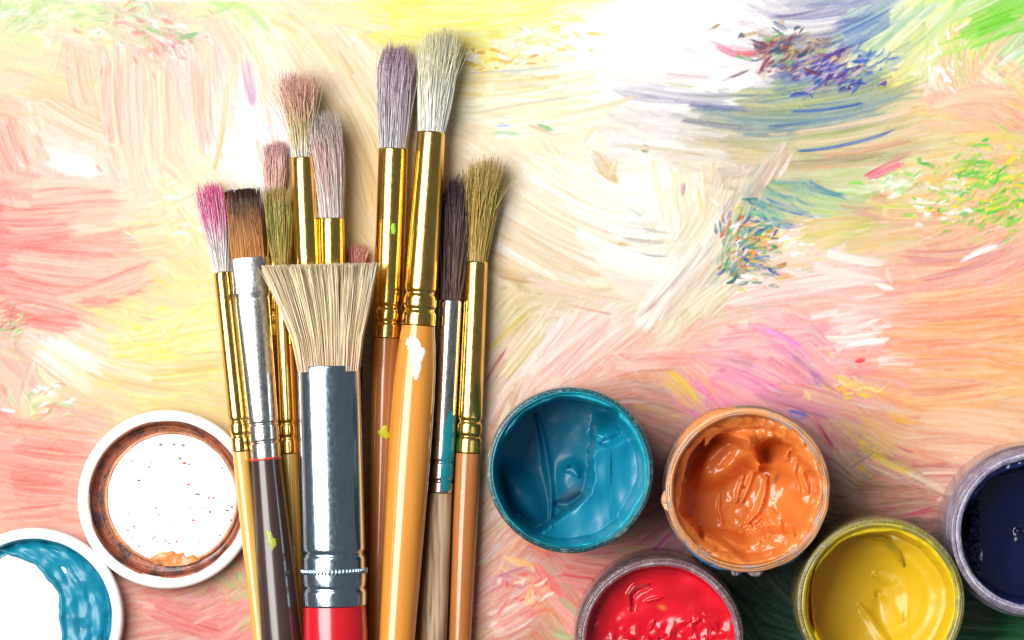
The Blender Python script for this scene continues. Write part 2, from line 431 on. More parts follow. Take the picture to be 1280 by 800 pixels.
# wet paint dragged along by later strokes: each takes up the colour it starts from
def smudge(n, length, width, alpha, x0=-40, x1=1320, y0=-40, y1=840):
    for _ in range(n):
        x, y = rng.uniform(x0, x1), rng.uniform(y0, y1)
        a = direction(x, y) + rng.normal(0, .10)
        if rng.random() < .5:
            a += math.pi
        L = length * rng.uniform(.5, 1.4)
        cols = []
        for f in (.35, .55, .2):
            px = x - math.cos(a) * L * f + rng.normal(0, width * .5)
            py = y - math.sin(a) * L * f + rng.normal(0, width * .5)
            i = min(max(int(np.searchsorted(XS, px)), 0), NX - 1)
            j = min(max(int(np.searchsorted(YS, py)), 0), NY - 1)
            cols.append(CANVAS[j, i].copy())
        stroke(x, y, a, L, width * rng.uniform(.6, 1.4), cols, rng.normal(0, .07) * L, alpha, .7, 1.1, .05, pick=.6)


smudge(1000, 110, 20, .6)
smudge(900, 55, 8, .65)

# broad sweeps of a loaded brush:  x0 y0 x1 y1 width bow colours
SWEEP = '''
830 122 1165 96 46 28 a8b090 7c96a4 ccd0a0|860 150 1195 120 42 26 b8b890 d8c8a0 88a4ac|900 185 1210 152 40 20 dcc8a0 ecd4ac b8c088|940 205 1180 190 30 10 d0c298 e0b894 b4bc8c|960 112 1112 68 34 14 4a68b4 7a98b8 98b088
835 88 948 76 56 10 ffffff fffdfa f4eef2|850 30 960 44 50 14 ffffff fff8f8 ffffff|780 112 945 122 26 6 ffffff d4d0dc b0acc4|690 60 850 50 60 4 ffffff fffdf0 ffffff|950 30 1080 12 26 10 8c8cb8 5c6cb0 d8d4e0|1090 60 1170 -10 30 0 e8f0a8 b8d8b8 fbfad0
1040 50 1120 10 26 4 7c98c4 a8c4c8 5878b8|1120 100 1180 40 26 6 f0f0a0 d0e490 fbf4c0|1150 130 1290 120 36 -14 f4c4a4 ecb09c f8dcb8|1180 170 1290 175 30 -6 ecc890 f0b898 e4d888|1100 275 1260 250 30 12 ecc49c f4d8ac e0b090
1110 330 1290 300 40 16 eab498 f4c8a8 e09890|1100 385 1290 362 42 8 f4b08c f0a090 f8caa0|1090 430 1290 418 40 6 f4b088 f6c290 ec9c84|1110 505 1290 482 44 6 ecb888 f2ca7c e4a084|1120 545 1290 560 40 -6 ecb890 e8a488 f4ccac|1100 590 1290 600 30 -8 e4ac94 f4d4c0 c87c78
890 385 1112 346 44 -6 f8d4cc f4b8b0 fdeae4|880 430 1060 405 34 -4 f4b4ac f8ccc4 ec98a0|930 450 1040 520 34 -10 f0a4b4 e888bc f4bcb4|870 470 980 520 26 -8 f094b4 e47cb8 f4b0a4|960 480 1100 520 26 -6 e8a098 d88898 f0b8a0
620 245 810 335 44 10 fff6e8 e6c89c fbe8d0|610 300 770 365 34 10 f4dcb8 e0bc90 fff4e4|650 215 800 280 40 10 fffaf0 f4e0c0 ffffff|720 300 850 340 34 12 ffffff e8e0d4 fff8ec|655 480 780 372 52 0 f8cec2 fff2ea eeb0a4|620 470 690 380 34 0 e4d4a4 f8e8d0 c8b078|730 470 830 395 36 -4 f6c8bc fdeae0 eab0a0
800 420 900 300 34 -8 f8f0e0 dcccc0 fffaf2|850 400 930 340 26 -6 e8dcb8 c8b894 f8f0d8|760 455 880 450 30 4 f0b0a4 e89c90 f8ccbc|600 165 800 135 34 8 fdf6dc e8dcb4 ffffff|600 115 780 95 26 6 fdf4c4 e4d8a0 ffffff|640 40 470 22 40 4 fbf07c fdf8a4 f4e468|500 20 700 10 34 6 fdf590 fbee70 fffcc8
0 335 165 350 58 6 f58a82 f9b2a6 fcd0c0|0 292 110 280 44 4 f58a84 f9aca0 fbc8b8|20 250 180 240 36 -4 fbc8b4 fde0cc f49c94|60 385 210 330 34 8 f9b4a4 fbd2b8 f48e86|0 380 120 402 34 4 f79a90 fbc0b0 f4847c|120 430 285 398 50 6 fbee84 fdf6bc f8dc98|80 465 275 505 44 8 fff6d8 fae294 f4c898|40 425 140 480 26 4 ffffff fdf0d4 fffaf0
180 470 290 455 30 4 fbec84 fdf4b4 f4d090|150 520 290 548 34 4 f0cc90 f8e2a8 e8ac84|0 545 140 555 40 4 f4988a f8bca8 ee8478|0 605 95 610 44 2 f29484 f8b8a4 ec8478|0 650 100 640 24 0 f0a890 f8d0b8 e88c80|170 745 300 790 50 4 e88c84 f0b0a4 d87878
40 130 170 190 40 6 fbdcb8 fff4e4 f4c49c|20 100 110 110 34 4 f8e4b4 fbd4a8 e4ecb0|95 60 110 150 34 8 fbccb4 fde2c8 f8bca4|150 75 160 205 40 6 fbd6c4 fdecd4 f6c0ac|200 80 205 210 36 4 fbdcc4 fdf0d0 f6c4b4|250 75 255 200 34 4 fbd0c0 fde8d0 f4bcac|210 230 270 330 40 6 fdf2b4 fffce0 f4dca4
380 30 480 190 50 -10 fbe6c0 f0d09c fdf2dc|440 40 500 130 34 -6 fdf0cc f4d8a4 fffaec|430 150 470 290 40 -8 ecd09c f8e4bc deb880|620 700 672 720 30 4 c87c90 e0a494 ecc094|610 790 672 748 36 6 e8a498 f6e0d8 dc7468|670 690 740 800 40 -6 e87c70 c8a488 f0a094|690 700 780 715 30 3 ee6c64 f4a49c e08878
1060 560 1190 630 30 -10 dca088 c08c7c f0c4ac|1060 620 1190 605 34 6 c88c7c b08470 dca098'''
for row in SWEEP.replace('\n', '|').split('|'):
    f = row.split()
    if len(f) < 8:
        continue
    x0, y0, x1, y1, w, bow = map(float, f[:6])
    cols = [lin(h) for h in f[6:]]
    L = math.hypot(x1 - x0, y1 - y0)
    a = math.atan2(y1 - y0, x1 - x0)
    for rpt in range(3):                              # three passes, side by side
        stroke((x0 + x1) / 2 + rng.normal(0, 8), (y0 + y1) / 2 + rng.normal(0, w * .22), a + rng.normal(0, .04), L * rng.uniform(.85, 1.2), w * rng.uniform(.5, .9),
               [cols[rpt % 3], cols[(rpt + 1) % 3], cols[(rpt + 2) % 3]], bow * rng.uniform(.8, 1.2), 0.85, 0.55, 1.3, 0.10, pick=0.45, deepen=.30)
smudge(500, 70, 9, .6)

# strokes that stand out:  x0 y0 x1 y1 width bow colours
FEATURE = '''
250 18 300 -4 16 0 b0f080 c8f4a0|1200 52 1290 18 34 0 7fd444 8cdc50|1165 66 1240 40 16 0 b8ea70 d8f0a0|1252 72 1284 48 5 0 3fb878 e0f8e8|1246 84 1276 62 7 0 ffffff e8f8f0
896 58 948 66 13 8 e06878 e88898|946 64 976 46 8 2 d87080 e8a0a8|880 36 922 40 8 -9 f4e8f0 d8c0d8|884 40 900 30 4 0 a89048 806858|885 52 925 72 10 -5 e8d0e0 d0a8c8|830 92 905 98 5 2 f0c8d4 f8e0e8
905 100 935 88 4 0 705060 c8c0c8|960 30 1070 22 12 10 ffffff e8e4ec|950 24 1000 42 10 8 ffffff f0f0f4|975 38 1060 28 14 6 f0ece8 c8bcc0|1000 6 1110 -6 12 6 6a6ca8 9aa0c8
960 24 1040 8 8 5 8c84ac c0bcd0|970 100 1110 62 18 6 4c6cb8 8aa8b8 d0d8b0|960 122 1120 82 14 8 9ab488 7a9c98 d8d890|950 138 1150 104 16 10 98b088 b8c088 7890a8|990 140 1110 122 5 6 4468b0 5a80b8|985 168 1160 130 7 10 f2dcc0 e0c8a4|985 180 1150 150 6 9 f4e4cc d8c8a0
1000 190 1130 160 5 8 5878b0 90a0a8|960 160 1130 128 6 8 6a88a8 88a098|1030 196 1160 168 8 6 d8b090 e8c8a0|980 206 1120 190 9 5 b0a080 d4b898|860 130 960 138 8 3 7c84a8 a8a8b8|850 150 960 162 9 3 8890a0 b0b0a8|820 122 900 130 5 2 b8b0c8 e0d8e0|900 172 990 186 12 3 a8ac94 c0b898
1080 224 1145 198 13 -4 dc6478 e88c98|925 255 990 165 20 6 ccb0a4 dcc8bc|955 230 985 165 10 3 e4d4c4 d0b8a8|970 228 992 188 7 2 d8c0b0 ece0d4|955 250 1030 270 10 4 3068b8 5890b8|965 272 995 284 8 2 2f64b8 4080c0|1000 230 1060 246 7 4 60a0a8 88c0a8|1010 226 1070 252 5 3 5088b0 a0c898
790 0 1 1 1 0 ffffff ffffff|590 92 720 80 4 2 a8b8d8 d0dcec|580 104 720 96 6 3 e8d488 f4ecc0|580 122 700 108 5 3 ecd890 f8f0c8|600 140 740 118 5 -3 d8ccb8 f0ead8|617 166 650 168 6 0 b8e0b0 a0d8b0|618 158 640 156 5 0 c8dce8 b8d0e8|672 156 690 163 6 0 70c878 c8ecc0
660 156 690 168 6 0 e4b098 f4d8c0|745 192 770 226 18 0 dcb478 ecd098|770 196 762 222 10 0 e4c48c f4e4c0|800 184 812 188 10 0 8c8448 a89860|765 182 900 195 6 -3 c8b890 e4d8c0|740 210 770 228 5 0 f0dca8 dcc088|776 255 800 270 5 0 7ca8d0 b8d4e8|790 264 806 268 7 0 a8c0a8 d8e0c8
800 285 840 292 5 2 b8b0a8 e0dcd4|780 298 830 304 6 2 c4bcb0 e8e4dc|800 316 835 320 4 2 a8a4a8 d8d4d0|855 228 852 245 6 0 c878a0 e8b8c8|835 232 828 260 10 0 f4ec90 fbf8d0|872 238 880 270 7 0 f4d898 f8ecc8|925 240 780 420 10 -12 c0a8a4 e4d8d0|905 270 800 400 16 -10 fbf4e8 e8dcd0|880 300 830 372 7 -5 b8a0a4 d8ccc8|890 320 870 355 5 -3 d89888 e8c8b8
930 250 905 335 14 6 c8cca0 a8b888|905 330 925 340 10 0 3f9090 58a8a0|935 318 950 322 12 0 2c58b8 4070c0|915 345 945 350 10 0 48988c 78b098|930 300 960 290 8 0 50b060 80c860|970 300 985 296 7 0 ffffff f8f8f0|975 312 992 304 6 0 ffffff f8f8f0
1015 330 1112 352 22 3 fbe8e0 f4d4cc|1030 316 1105 330 12 3 f8dcd4 fdf0ea|1095 356 1116 362 9 0 fffaf4 fff4ec|1108 330 1116 358 8 0 fff6f0 fdeae0|1060 372 1110 366 7 0 fdf2ec f8dcd4|1200 328 1252 300 7 -3 fffaf4 fdeee4|1205 324 1245 308 5 -2 ffffff fdf4ec
1140 362 1280 318 12 14 e8a09c f0b8a8|1150 352 1280 300 9 12 dc8c94 e8a8a0|1100 290 1230 282 14 -8 ecc0a0 e0b494|1120 268 1240 268 10 -6 e4c090 dcb088|1140 380 1280 368 14 5 f4a890 f2b488|1140 410 1280 400 12 4 f2b07c f4bc88|1160 440 1280 432 8 3 e4a084 f0b884|1150 470 1280 462 10 3 f0bc84 e8b080
1030 420 1100 414 12 4 fff2e8 f4c4b8|1040 442 1130 432 16 5 f07c78 f49890|1068 452 1082 449 6 0 e83c48 f06868|940 402 1010 470 14 -10 f09cc4 f4b4cc|955 410 1020 450 8 -6 e890d0 f4b8d8|1000 430 1050 490 14 -6 f4a8a8 f4c0b0|900 468 960 500 16 -5 f288c0 f0a0b8|880 480 940 520 14 -4 e07cb4 e898a8|940 490 1040 520 16 -6 e08ca8 c87c98
985 516 1010 522 13 0 7468c0 9080c8|1010 520 1030 534 9 0 d85878 e07890|1022 532 1040 560 9 2 b83858 d06878|1040 470 1070 482 12 0 f4cc40 f0b860|1075 478 1110 492 8 0 f4d050 f0c070|1110 520 1150 530 8 0 f0c848 f0b870|1060 500 1100 508 9 0 e8c8c0 f0b090|1076 560 1108 578 16 -2 ead22c e4c840|1100 574 1146 592 13 -2 f0cc38 eac850|1138 592 1185 618 9 -2 f0e0c8 e4c0a8|1130 598 1160 612 6 -1 d06878 e8a8a0
1060 580 1090 560 14 0 a89490 c0a898|1120 648 1170 634 6 3 c84870 d88890|1080 620 1180 614 6 4 c08070 d4a090|1070 610 1170 600 5 3 a08868 c0a080|1090 596 1150 606 7 2 d08880 e0a898|1170 626 1186 620 6 0 f4e8e0 e8ccc0
840 466 870 500 10 -3 f4cc50 f4c080|860 462 900 500 9 -4 f4b46c f0a898|850 448 905 520 9 -10 f08880 f4a8a0|820 446 880 448 12 2 f49c90 f4b4a8|760 440 800 470 12 0 f6c4b8 f8dcd0|700 378 790 398 4 2 e0b0a0 f0d0c4|620 340 700 350 12 4 e0c8a0 d4b890|610 440 670 380 9 0 d8c058 e0d098|620 420 680 360 10 0 d4c890 e8dcb0
660 470 760 380 12 0 fdece4 f6ccc0|640 480 720 380 9 0 fff4ec fbdcd2|700 470 770 390 10 0 f4b8b0 f8ccc4|620 500 660 450 7 0 fbeee4 f0c8bc|616 560 640 500 6 0 a89860 d4c8a0|605 480 630 440 5 0 a85868 c89090|612 460 625 440 5 0 d8a850 e8c890
600 250 760 330 16 8 fbf0e0 f0d8b8|600 280 740 340 10 8 f8e8d0 e4c8a0|640 230 780 300 14 10 fffaf2 fbeeda|610 300 700 350 9 4 fff8ec f4e0c4|700 200 800 270 12 8 fffdf6 fff6e4|660 350 800 380 9 5 ecd4c0 f8ecdc
0 150 30 215 26 6 f58c88 fab8ac|40 132 150 180 8 3 fffaf0 fff0d8|60 142 165 192 6 3 f8d4b4 fde8cc|85 45 70 105 14 -4 f8ccb8 fde0cc|88 55 100 150 12 8 fbd4c0 fde6c8|135 90 142 170 16 6 fad0bc fcdcc8|165 75 170 200 26 3 fbdccc fce8d4|210 75 215 200 22 3 fbdac8 fde8cc|248 70 255 190 24 2 fbd4c4 fce4d0|285 100 265 225 6 -6 ecc888 f8dca8
306 80 316 130 14 0 e0b0d8 ecc8e4|325 130 330 150 12 0 fbf4f8 fff|290 130 294 142 6 0 e4bce0 f4dcf0|340 155 330 165 8 0 dcb0dc f0d8f0|60 195 130 215 28 3 ffffff fffdf8|118 205 128 216 5 0 e09898 f4c8c8|60 425 125 450 14 3 ffffff fffaf0|40 440 130 500 12 4 fff8e8 fdf0d4|15 405 25 418 8 0 a8dc90 c8e8a8
280 560 200 520 14 -4 e8c890 f4e0b0|190 520 290 545 10 3 f0a890 f4c8a8|80 300 200 310 10 3 fbccb8 f8b8a8|0 365 130 400 14 -4 f8a498 f9b8ac|40 450 20 520 12 3 f8e8dc f4c0b4|30 500 70 490 16 0 c4e4a8 e8f0c0
380 40 480 180 34 -8 fbe6c4 f4d8a8|410 30 500 150 24 -6 fdeed0 f8dfb0|430 130 480 260 30 -6 efd6a4 e4c48c|420 60 470 150 10 -4 f8e8c8 e8cc98|520 24 640 6 14 3 fdf590 fbee78|560 40 660 22 10 3 fdf8a8 fbf088
640 700 672 712 10 0 f0bc80 e8a890|655 716 678 736 10 0 f0c08c ecb078|620 726 660 712 14 2 c8708c d890a0|608 770 676 744 9 5 f4dcd4 e8b0a4|610 790 668 754 9 5 f4e0d8 e8a8a0|650 752 672 756 5 -2 fbeee8 f4d8d0|700 745 745 800 10 -4 a8a480 c8b098|690 790 715 800 12 0 90b468 b0c088|650 770 690 762 10 0 e86a64 ec8880|700 716 760 722 7 2 ee6464 f08c88|690 724 760 730 8 3 f4b0a8 f09890|670 705 700 740 16 3 ec6c60 ea7c74
810 700 850 660 10 0 cc5898 c88898|770 690 810 684 8 0 c0b088 d0a898|275 722 292 734 8 0 90cc78 b0d890|225 745 260 755 8 0 e888a0 f0a0a8|240 780 300 750 6 0 f4ccc0 f0b0a8'''
for row in FEATURE.replace('\n', '|').split('|'):
    f = row.split()
    if len(f) < 8:
        continue
    x0, y0, x1, y1, w, bow = map(float, f[:6])
    cols = [lin(h if len(h) == 6 else 'ffffff') for h in f[6:]]
    L = math.hypot(x1 - x0, y1 - y0)
    if L < 4:
        continue
    a = math.atan2(y1 - y0, x1 - x0)
    stroke((x0 + x1) / 2, (y0 + y1) / 2, a, L * 1.22, w * 1.15, cols, bow, 0.95, 0.5, 1.3, 0.08, pick=0.55, dab=L < 60)
# speckled dabs and flecks left by a dry brush
for cx, cy, sx, sy, n, size, hexes in (
        (610, 72, 40, 14, 60, 7, 'f0c848 f8e480 e0b040 ffffff'), (690, 50, 45, 20, 40, 7, 'f6e470 ffffff f0d850'),
        (180, 45, 70, 28, 110, 8, '8ccc88 f0a8a0 ffffff b8e0a0 f4c4a4'), (215, 62, 22, 10, 30, 8, 'ec9898 f4b8b0 ffffff'),
        (1035, 88, 44, 20, 210, 9, '2c44b0 5a3c90 2c5cb8 2c50b8 b8a8d0 803868 e0c8a0'), (1090, 72, 30, 12, 60, 9, '2c5cc0 4a7cc0 e8f0c0'), (980, 62, 38, 24, 120, 10, '70b070 80485c 9a5868 d0b890 486888'),
        (1175, 80, 18, 24, 36, 7, 'ffffff fffaf0'), (1230, 235, 70, 46, 420, 9, '70d048 f4b088 f4e048 8cdc50 f0c8a0 48c060'),
        (1180, 255, 40, 26, 90, 8, 'f4e458 90d858 ffffff f4b898'), (940, 310, 36, 38, 260, 8, '2858b8 48a058 f0a050 e8d050 38888c ffffff c06848'),
        (985, 300, 26, 14, 50, 6, 'ffffff fffaf0 f4dc80'), (1120, 232, 26, 14, 40, 8, 'ffffff e8f4d0 b8dc90'),
        (55, 500, 40, 22, 60, 8, 'c0e0a0 f8dcb8 ffffff e4a890'), (15, 405, 18, 14, 40, 6, 'c88068 f4d8b0 90c880'),
        (225, 260, 34, 40, 50, 9, 'fdf8c8 fbe8a0 ffffff f4d8c4'), (200, 420, 50, 26, 60, 9, 'fbf080 fdf4b0 f4dca0'),
        (1065, 485, 30, 12, 40, 8, 'f4c838 f0a890 f8e0a0'), (660, 735, 24, 18, 30, 8, 'f0bc80 f4e0d0 e86c64'), (50, 18, 50, 18, 70, 9, 'a0dc80 ffffff d8f0a8 f8e8c8')):
    cs = [lin(h) for h in hexes.split()]
    for _ in range(int(n * .75)):
        x, y = rng.normal(cx, sx * .6), rng.normal(cy, sy * .6)
        stroke(x, y, direction(x, y) + rng.normal(0, .38), size * rng.uniform(.9, 3.2), size * rng.uniform(.3, .8),
               [cs[rng.integers(len(cs))], cs[rng.integers(len(cs))]], rng.normal(0, 1.5), 0.9, 0.2, 1.6, 0.06, dab=True)



smudge(350, 34, 5, .6)
smudge(170, 26, 6, .65, 880, 1290, 30, 130)
smudge(110, 22, 6, .65, 890, 1010, 250, 370)
smudge(150, 22, 7, .65, 1150, 1290, 190, 310)
smudge(150, 24, 7, .65, 20, 270, 0, 90)

# hair-fine furrows of the brush, following every stroke's direction
th = 0.5 * np.arctan2(DIRS, DIRC)
VX, VY = np.cos(th), np.sin(th)
nz = rng.random((NY, NX)).astype(np.float32)
nz = (nz + np.roll(nz, 1, 0) + np.roll(nz, 1, 1) + np.roll(np.roll(nz, 1, 0), 1, 1)) / 4
FUR = nz.copy()
gy, gx = np.mgrid[0:NY, 0:NX].astype(np.float32)
for sgn in (1, -1):
    px, py = gx.copy(), gy.copy()
    dx, dy = VX * sgn, VY * sgn
    for k in range(16):
        px = np.clip(px + dx, 0, NX - 1)
        py = np.clip(py + dy, 0, NY - 1)
        ix, iy = (px + .5).astype(np.int32).clip(0, NX - 1), (py + .5).astype(np.int32).clip(0, NY - 1)
        FUR += nz[iy, ix]
        nx_, ny_ = VX[iy, ix], VY[iy, ix]
        f = np.sign(nx_ * dx + ny_ * dy)
        dx, dy = nx_ * f, ny_ * f
FUR = (FUR - FUR.mean()) / FUR.std()
FUR = np.clip(FUR, -2.5, 2.5)
pw = (1 + 0.14 * FUR)[..., None]
CANVAS[:] = np.power(np.clip(CANVAS, 1e-4, 1.0), np.clip(pw, .4, 1.8)) * (1 + 0.045 * FUR)[..., None]
HEIGHT += 0.13 * FUR

# the light falls off across the table: paint that looks this bright there is this pale
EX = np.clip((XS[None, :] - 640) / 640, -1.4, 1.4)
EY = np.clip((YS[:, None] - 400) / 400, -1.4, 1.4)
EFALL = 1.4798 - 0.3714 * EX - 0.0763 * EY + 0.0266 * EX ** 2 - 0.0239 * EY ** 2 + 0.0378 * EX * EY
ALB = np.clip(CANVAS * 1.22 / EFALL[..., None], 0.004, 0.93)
cz = HEIGHT * 0.20
cv = np.stack([np.broadcast_to((XS - 640) * K, (NY, NX)), np.broadcast_to((-(YS - 400) * K)[:, None], (NY, NX)), cz], -1).reshape(-1, 3)
cv[:, 2] -= 0.20
q = grid_quads(NY, NX)[:, ::-1]
canvas = new_mesh('painted_canvas', cv, q, M_canvas, None, True, ALB.reshape(-1, 3))
canvas['kind'] = 'structure'
canvas['label'] = 'canvas covered in streaked pastel oil paint under the brushes and jars'


# ---------------------------------------------------------------- brushes
class Frame:
    """straight brush axis through two photo points, each with its height above the canvas"""

    def __init__(self, a, b):
        self.a, self.b = a, b
        self.A, self.B = at(*a), at(*b)
        self.L = np.linalg.norm(self.B - self.A)
        self.d = (self.B - self.A) / self.L
        s = np.cross(self.d, [0, 0, 1.0])
        s /= np.linalg.norm(s)
        if s[0] < 0:
            s = -s
        self.side = s
        self.up = np.cross(s, self.d)
        if self.up[2] < 0:
            self.up = -self.up

    def u(self, py):
        return (py - self.a[1]) / (self.b[1] - self.a[1]) * self.L

    def pt(self, u, x, y):
        u = np.asarray(u)[..., None]
        return self.A + u * self.d + np.asarray(x)[..., None] * self.side + np.asarray(y)[..., None] * self.up


def revolve(fr, prof, name, mat, parent, n=40, cap0=False, cap1=True, wob=0.0):
    """prof rows: photo y, half width in pixels, thickness ratio"""
    prof = np.array([(p[0], p[1], p[2] if len(p) > 2 else 1.0) for p in prof], dtype=float)
    us = fr.u(prof[:, 0])
    th = np.linspace(0, 2 * np.pi, n, endpoint=False)
    r = prof[:, 1][:, None] * K * 0.99
    w = 1 + wob * np.sin(3 * th + 1.3)[None, :]
    V = fr.pt(np.broadcast_to(us[:, None], (len(us), n)), r * np.cos(th) * w, r * prof[:, 2][:, None] * np.sin(th) * w)
    V = V.reshape(-1, 3) - org(parent)
    Q = grid_quads(len(us), n, True)
    T = []
    if cap0:
        V = np.vstack([V, V[:n].mean(0)])
        c = len(V) - 1
        T += [(c, (j + 1) % n, j) for j in range(n)]
    if cap1:
        V = np.vstack([V, V[(len(us) - 1) * n:len(us) * n].mean(0)])
        c = len(V) - 1
        o = (len(us) - 1) * n
        T += [(c, o + j, o + (j + 1) % n) for j in range(n)]
    ob = new_mesh(name, V, Q, mat, parent, True, tris=T)
    return ob


def org(o):
    while o.parent is not None:
        o = o.parent
    return np.array(o.location) / MM


def interp(prof, y):
    p = np.array([(r[0], r[1], r[2] if len(r) > 2 else 1.0) for r in prof], dtype=float)
    return np.interp(y, p[:, 0], p[:, 1]), np.interp(y, p[:, 0], p[:, 2])


def smooth_prof(prof, step=6.0, soft=0.0):
    """more rings between the given rows so that tapers bend smoothly"""
    p = np.array([(r[0], r[1], r[2] if len(r) > 2 else 1.0) for r in prof], dtype=float)
    n = max(8, int((p[-1, 0] - p[0, 0]) / step))
    y = np.linspace(p[0, 0], p[-1, 0], n)
    h = np.interp(y, p[:, 0], p[:, 1])
    t = np.interp(y, p[:, 0], p[:, 2])
    if soft:
        k = int(soft)
        ker = np.ones(2 * k + 1) / (2 * k + 1)
        h[k:-k] = np.convolve(h, ker, 'valid')
    return list(zip(y, h, t))


def crimped(y0, y1, h0, h1, rings, r0=1.0, r1=1.0, roll=0.6):
    """ferrule profile from mouth to handle with pressed rings: (y, depth, half height)"""
    ys = [y0, y0 + 0.6, y0 + 2.2]
    ys += list(np.linspace(y0 + 5, y1 - 2, 26))
    for (yc, dep, hh) in rings:
        ys += [yc + hh * f for f in (-2, -1.4, -1, -.6, -.3, 0, .3, .6, 1, 1.4, 2)]
    ys += [y1 - 1.2, y1 - .4, y1]
    ys = sorted(set(ys))
    out = []
    for y in ys:
        f = (y - y0) / (y1 - y0)
        h = h0 + (h1 - h0) * f
        for (yc, dep, hh) in rings:
            h -= dep * math.exp(-((y - yc) / hh) ** 2 * 1.6)
        if y <= y0 + 0.01 or y >= y1 - 0.01:
            h -= roll * 1.5
        elif y <= y0 + 0.61 or y >= y1 - 0.5:
            h -= roll * 0.5
        out.append((y, h, r0 + (r1 - r0) * f))
    return out


def bristles(fr, parent, n, y_base, y_tip, rows, ramp, flat=0.8, bend=0.0, ragged=0.085, jitter=2.5, hair=0.085, strays=6,
             trim=False, vary=0.22, seed=1, tiltz=0.0, clump=0, gain=2.3, sat=1.3):
    """rows: (t, half width px, thickness ratio); ramp: (t, [colours])"""
    r = np.random.default_rng(seed)
    rows = np.array(rows, dtype=float)
    S = 7
    ang = r.random(n) * 2 * np.pi
    rad = np.sqrt(r.random(n))
    a, bb = rad * np.cos(ang), rad * np.sin(ang)
    if flat < 0.5:
        a = r.uniform(-1, 1, n)
        bb = r.uniform(-1, 1, n)
    Ltot = fr.u(y_base) - fr.u(y_tip)
    lenf = 1 - ragged * np.abs(r.normal(0, 1, n))
    if not trim:
        lenf -= 0.16 * rad ** 2 * r.random(n)
    else:
        lenf = 1 - ragged * r.random(n)
    lenf = lenf / np.percentile(lenf, 90)
    ts = np.linspace(0, 1, S)
    t = ts[None, :] * lenf[:, None]
    hw = np.interp(t, rows[:, 0], rows[:, 1]) * K
    tk = np.interp(t, rows[:, 0], rows[:, 2]) * hw
    if clump:
        ca, cb = np.linspace(-1, 1, clump) + r.normal(0, .5 / clump, clump), r.uniform(-1, 1, clump)
        cid = np.clip(((a + r.normal(0, .03, n) + 1) / 2 * clump).astype(int), 0, clump - 1)
        pull = 0.40 * ts[None, :] ** 1.5
        A2 = a[:, None] * (1 - pull) + ca[cid][:, None] * pull
        B2 = bb[:, None] * (1 - pull) + cb[cid][:, None] * pull
    else:
        nc = 13                                   # dry hairs cling together in tufts
        ca, cb = r.uniform(-1, 1, nc) * .9, r.uniform(-1, 1, nc) * .9
        cid = np.argmin((a[:, None] - ca) ** 2 + (bb[:, None] - cb) ** 2, 1)
        pull = 0.42 * ts[None, :] ** 1.6 * (r.random(n) < .8)[:, None]
        A2 = a[:, None] * (1 - pull) + ca[cid][:, None] * pull
        B2 = bb[:, None] * (1 - pull) + cb[cid][:, None] * pull
        lenf *= (1 - .09 * r.random(nc))[cid]
        lenf = lenf / np.percentile(lenf, 93)
        t = ts[None, :] * lenf[:, None]
    jitter = jitter if trim else jitter * 1.35
    jx = r.normal(0, jitter, n) * K
    jy = r.normal(0, jitter * .7, n) * K
    k2 = r.normal(0, jitter * .5, n) * K
    st = r.permutation(n)[:strays]
    jx[st] *= 3.2
    jy[st] = np.abs(jy[st]) * 2.5
    x = A2 * hw + jx[:, None] * ts ** 2 + k2[:, None] * np.sin(ts * np.pi)[None, :] + bend * K * ts[None, :] ** 2
    y = B2 * tk + jy[:, None] * ts ** 2 + tiltz * ts[None, :] ** 1.5
    u = fr.u(y_base) + 1.2 - (Ltot + 1.2) * t
    P = fr.pt(u, x, y)
    rr = hair * r.uniform(.75, 1.25, n)[:, None] * np.interp(ts, [0, .75, 1], [1, .9, .75 if trim else .35])[None, :]
    th = np.array([0, 2 * np.pi / 3, 4 * np.pi / 3])
    V = P[:, :, None, :] + (rr[:, :, None, None] * (np.cos(th)[None, None, :, None] * fr.side + np.sin(th)[None, None, :, None] * fr.up))
    V = V.reshape(-1, 3) - org(parent)
    base = (np.arange(n) * S * 3)[:, None, None]
    q1 = grid_quads(S, 3, True)[None]
    Q = (base + q1).reshape(-1, 4)
    tip = (np.arange(n) * S * 3 + (S - 1) * 3)[:, None] + np.array([0, 1, 2])[None]
    ramp_t = [p[0] for p in ramp]
    which = r.random(n)
    C = np.zeros((n, S, 3))
    shift = r.normal(0, .07, n)
    tt = np.clip(ts[None, :] + shift[:, None], 0, 1)
    pal = [np.array([lin(h) for h in p[1]])[(which * len(p[1])).astype(int)] for p in ramp]
    C[:] = pal[0][:, None, :]
    for k in range(len(ramp) - 1):
        f = np.clip((tt - ramp_t[k]) / (ramp_t[k + 1] - ramp_t[k]), 0, 1)[..., None]
        C = C * (1 - f) + pal[k + 1][:, None, :] * f
    C *= (1 + r.normal(0, vary, n))[:, None, None]
    C = np.clip(1 - np.exp(-np.clip(C, 0.002, 2) * gain), 0.003, 0.96)
    lum = C.mean(-1, keepdims=True)
    C = np.clip(lum + (C - lum) * sat, 0.003, 0.96)
    C = np.repeat(C[:, :, None, :], 3, 2).reshape(-1, 3)
    o = new_mesh('bristles', V, Q, M_bristle, parent, True, C, tris=tip)
    o['kind'] = 'stuff'
    return o


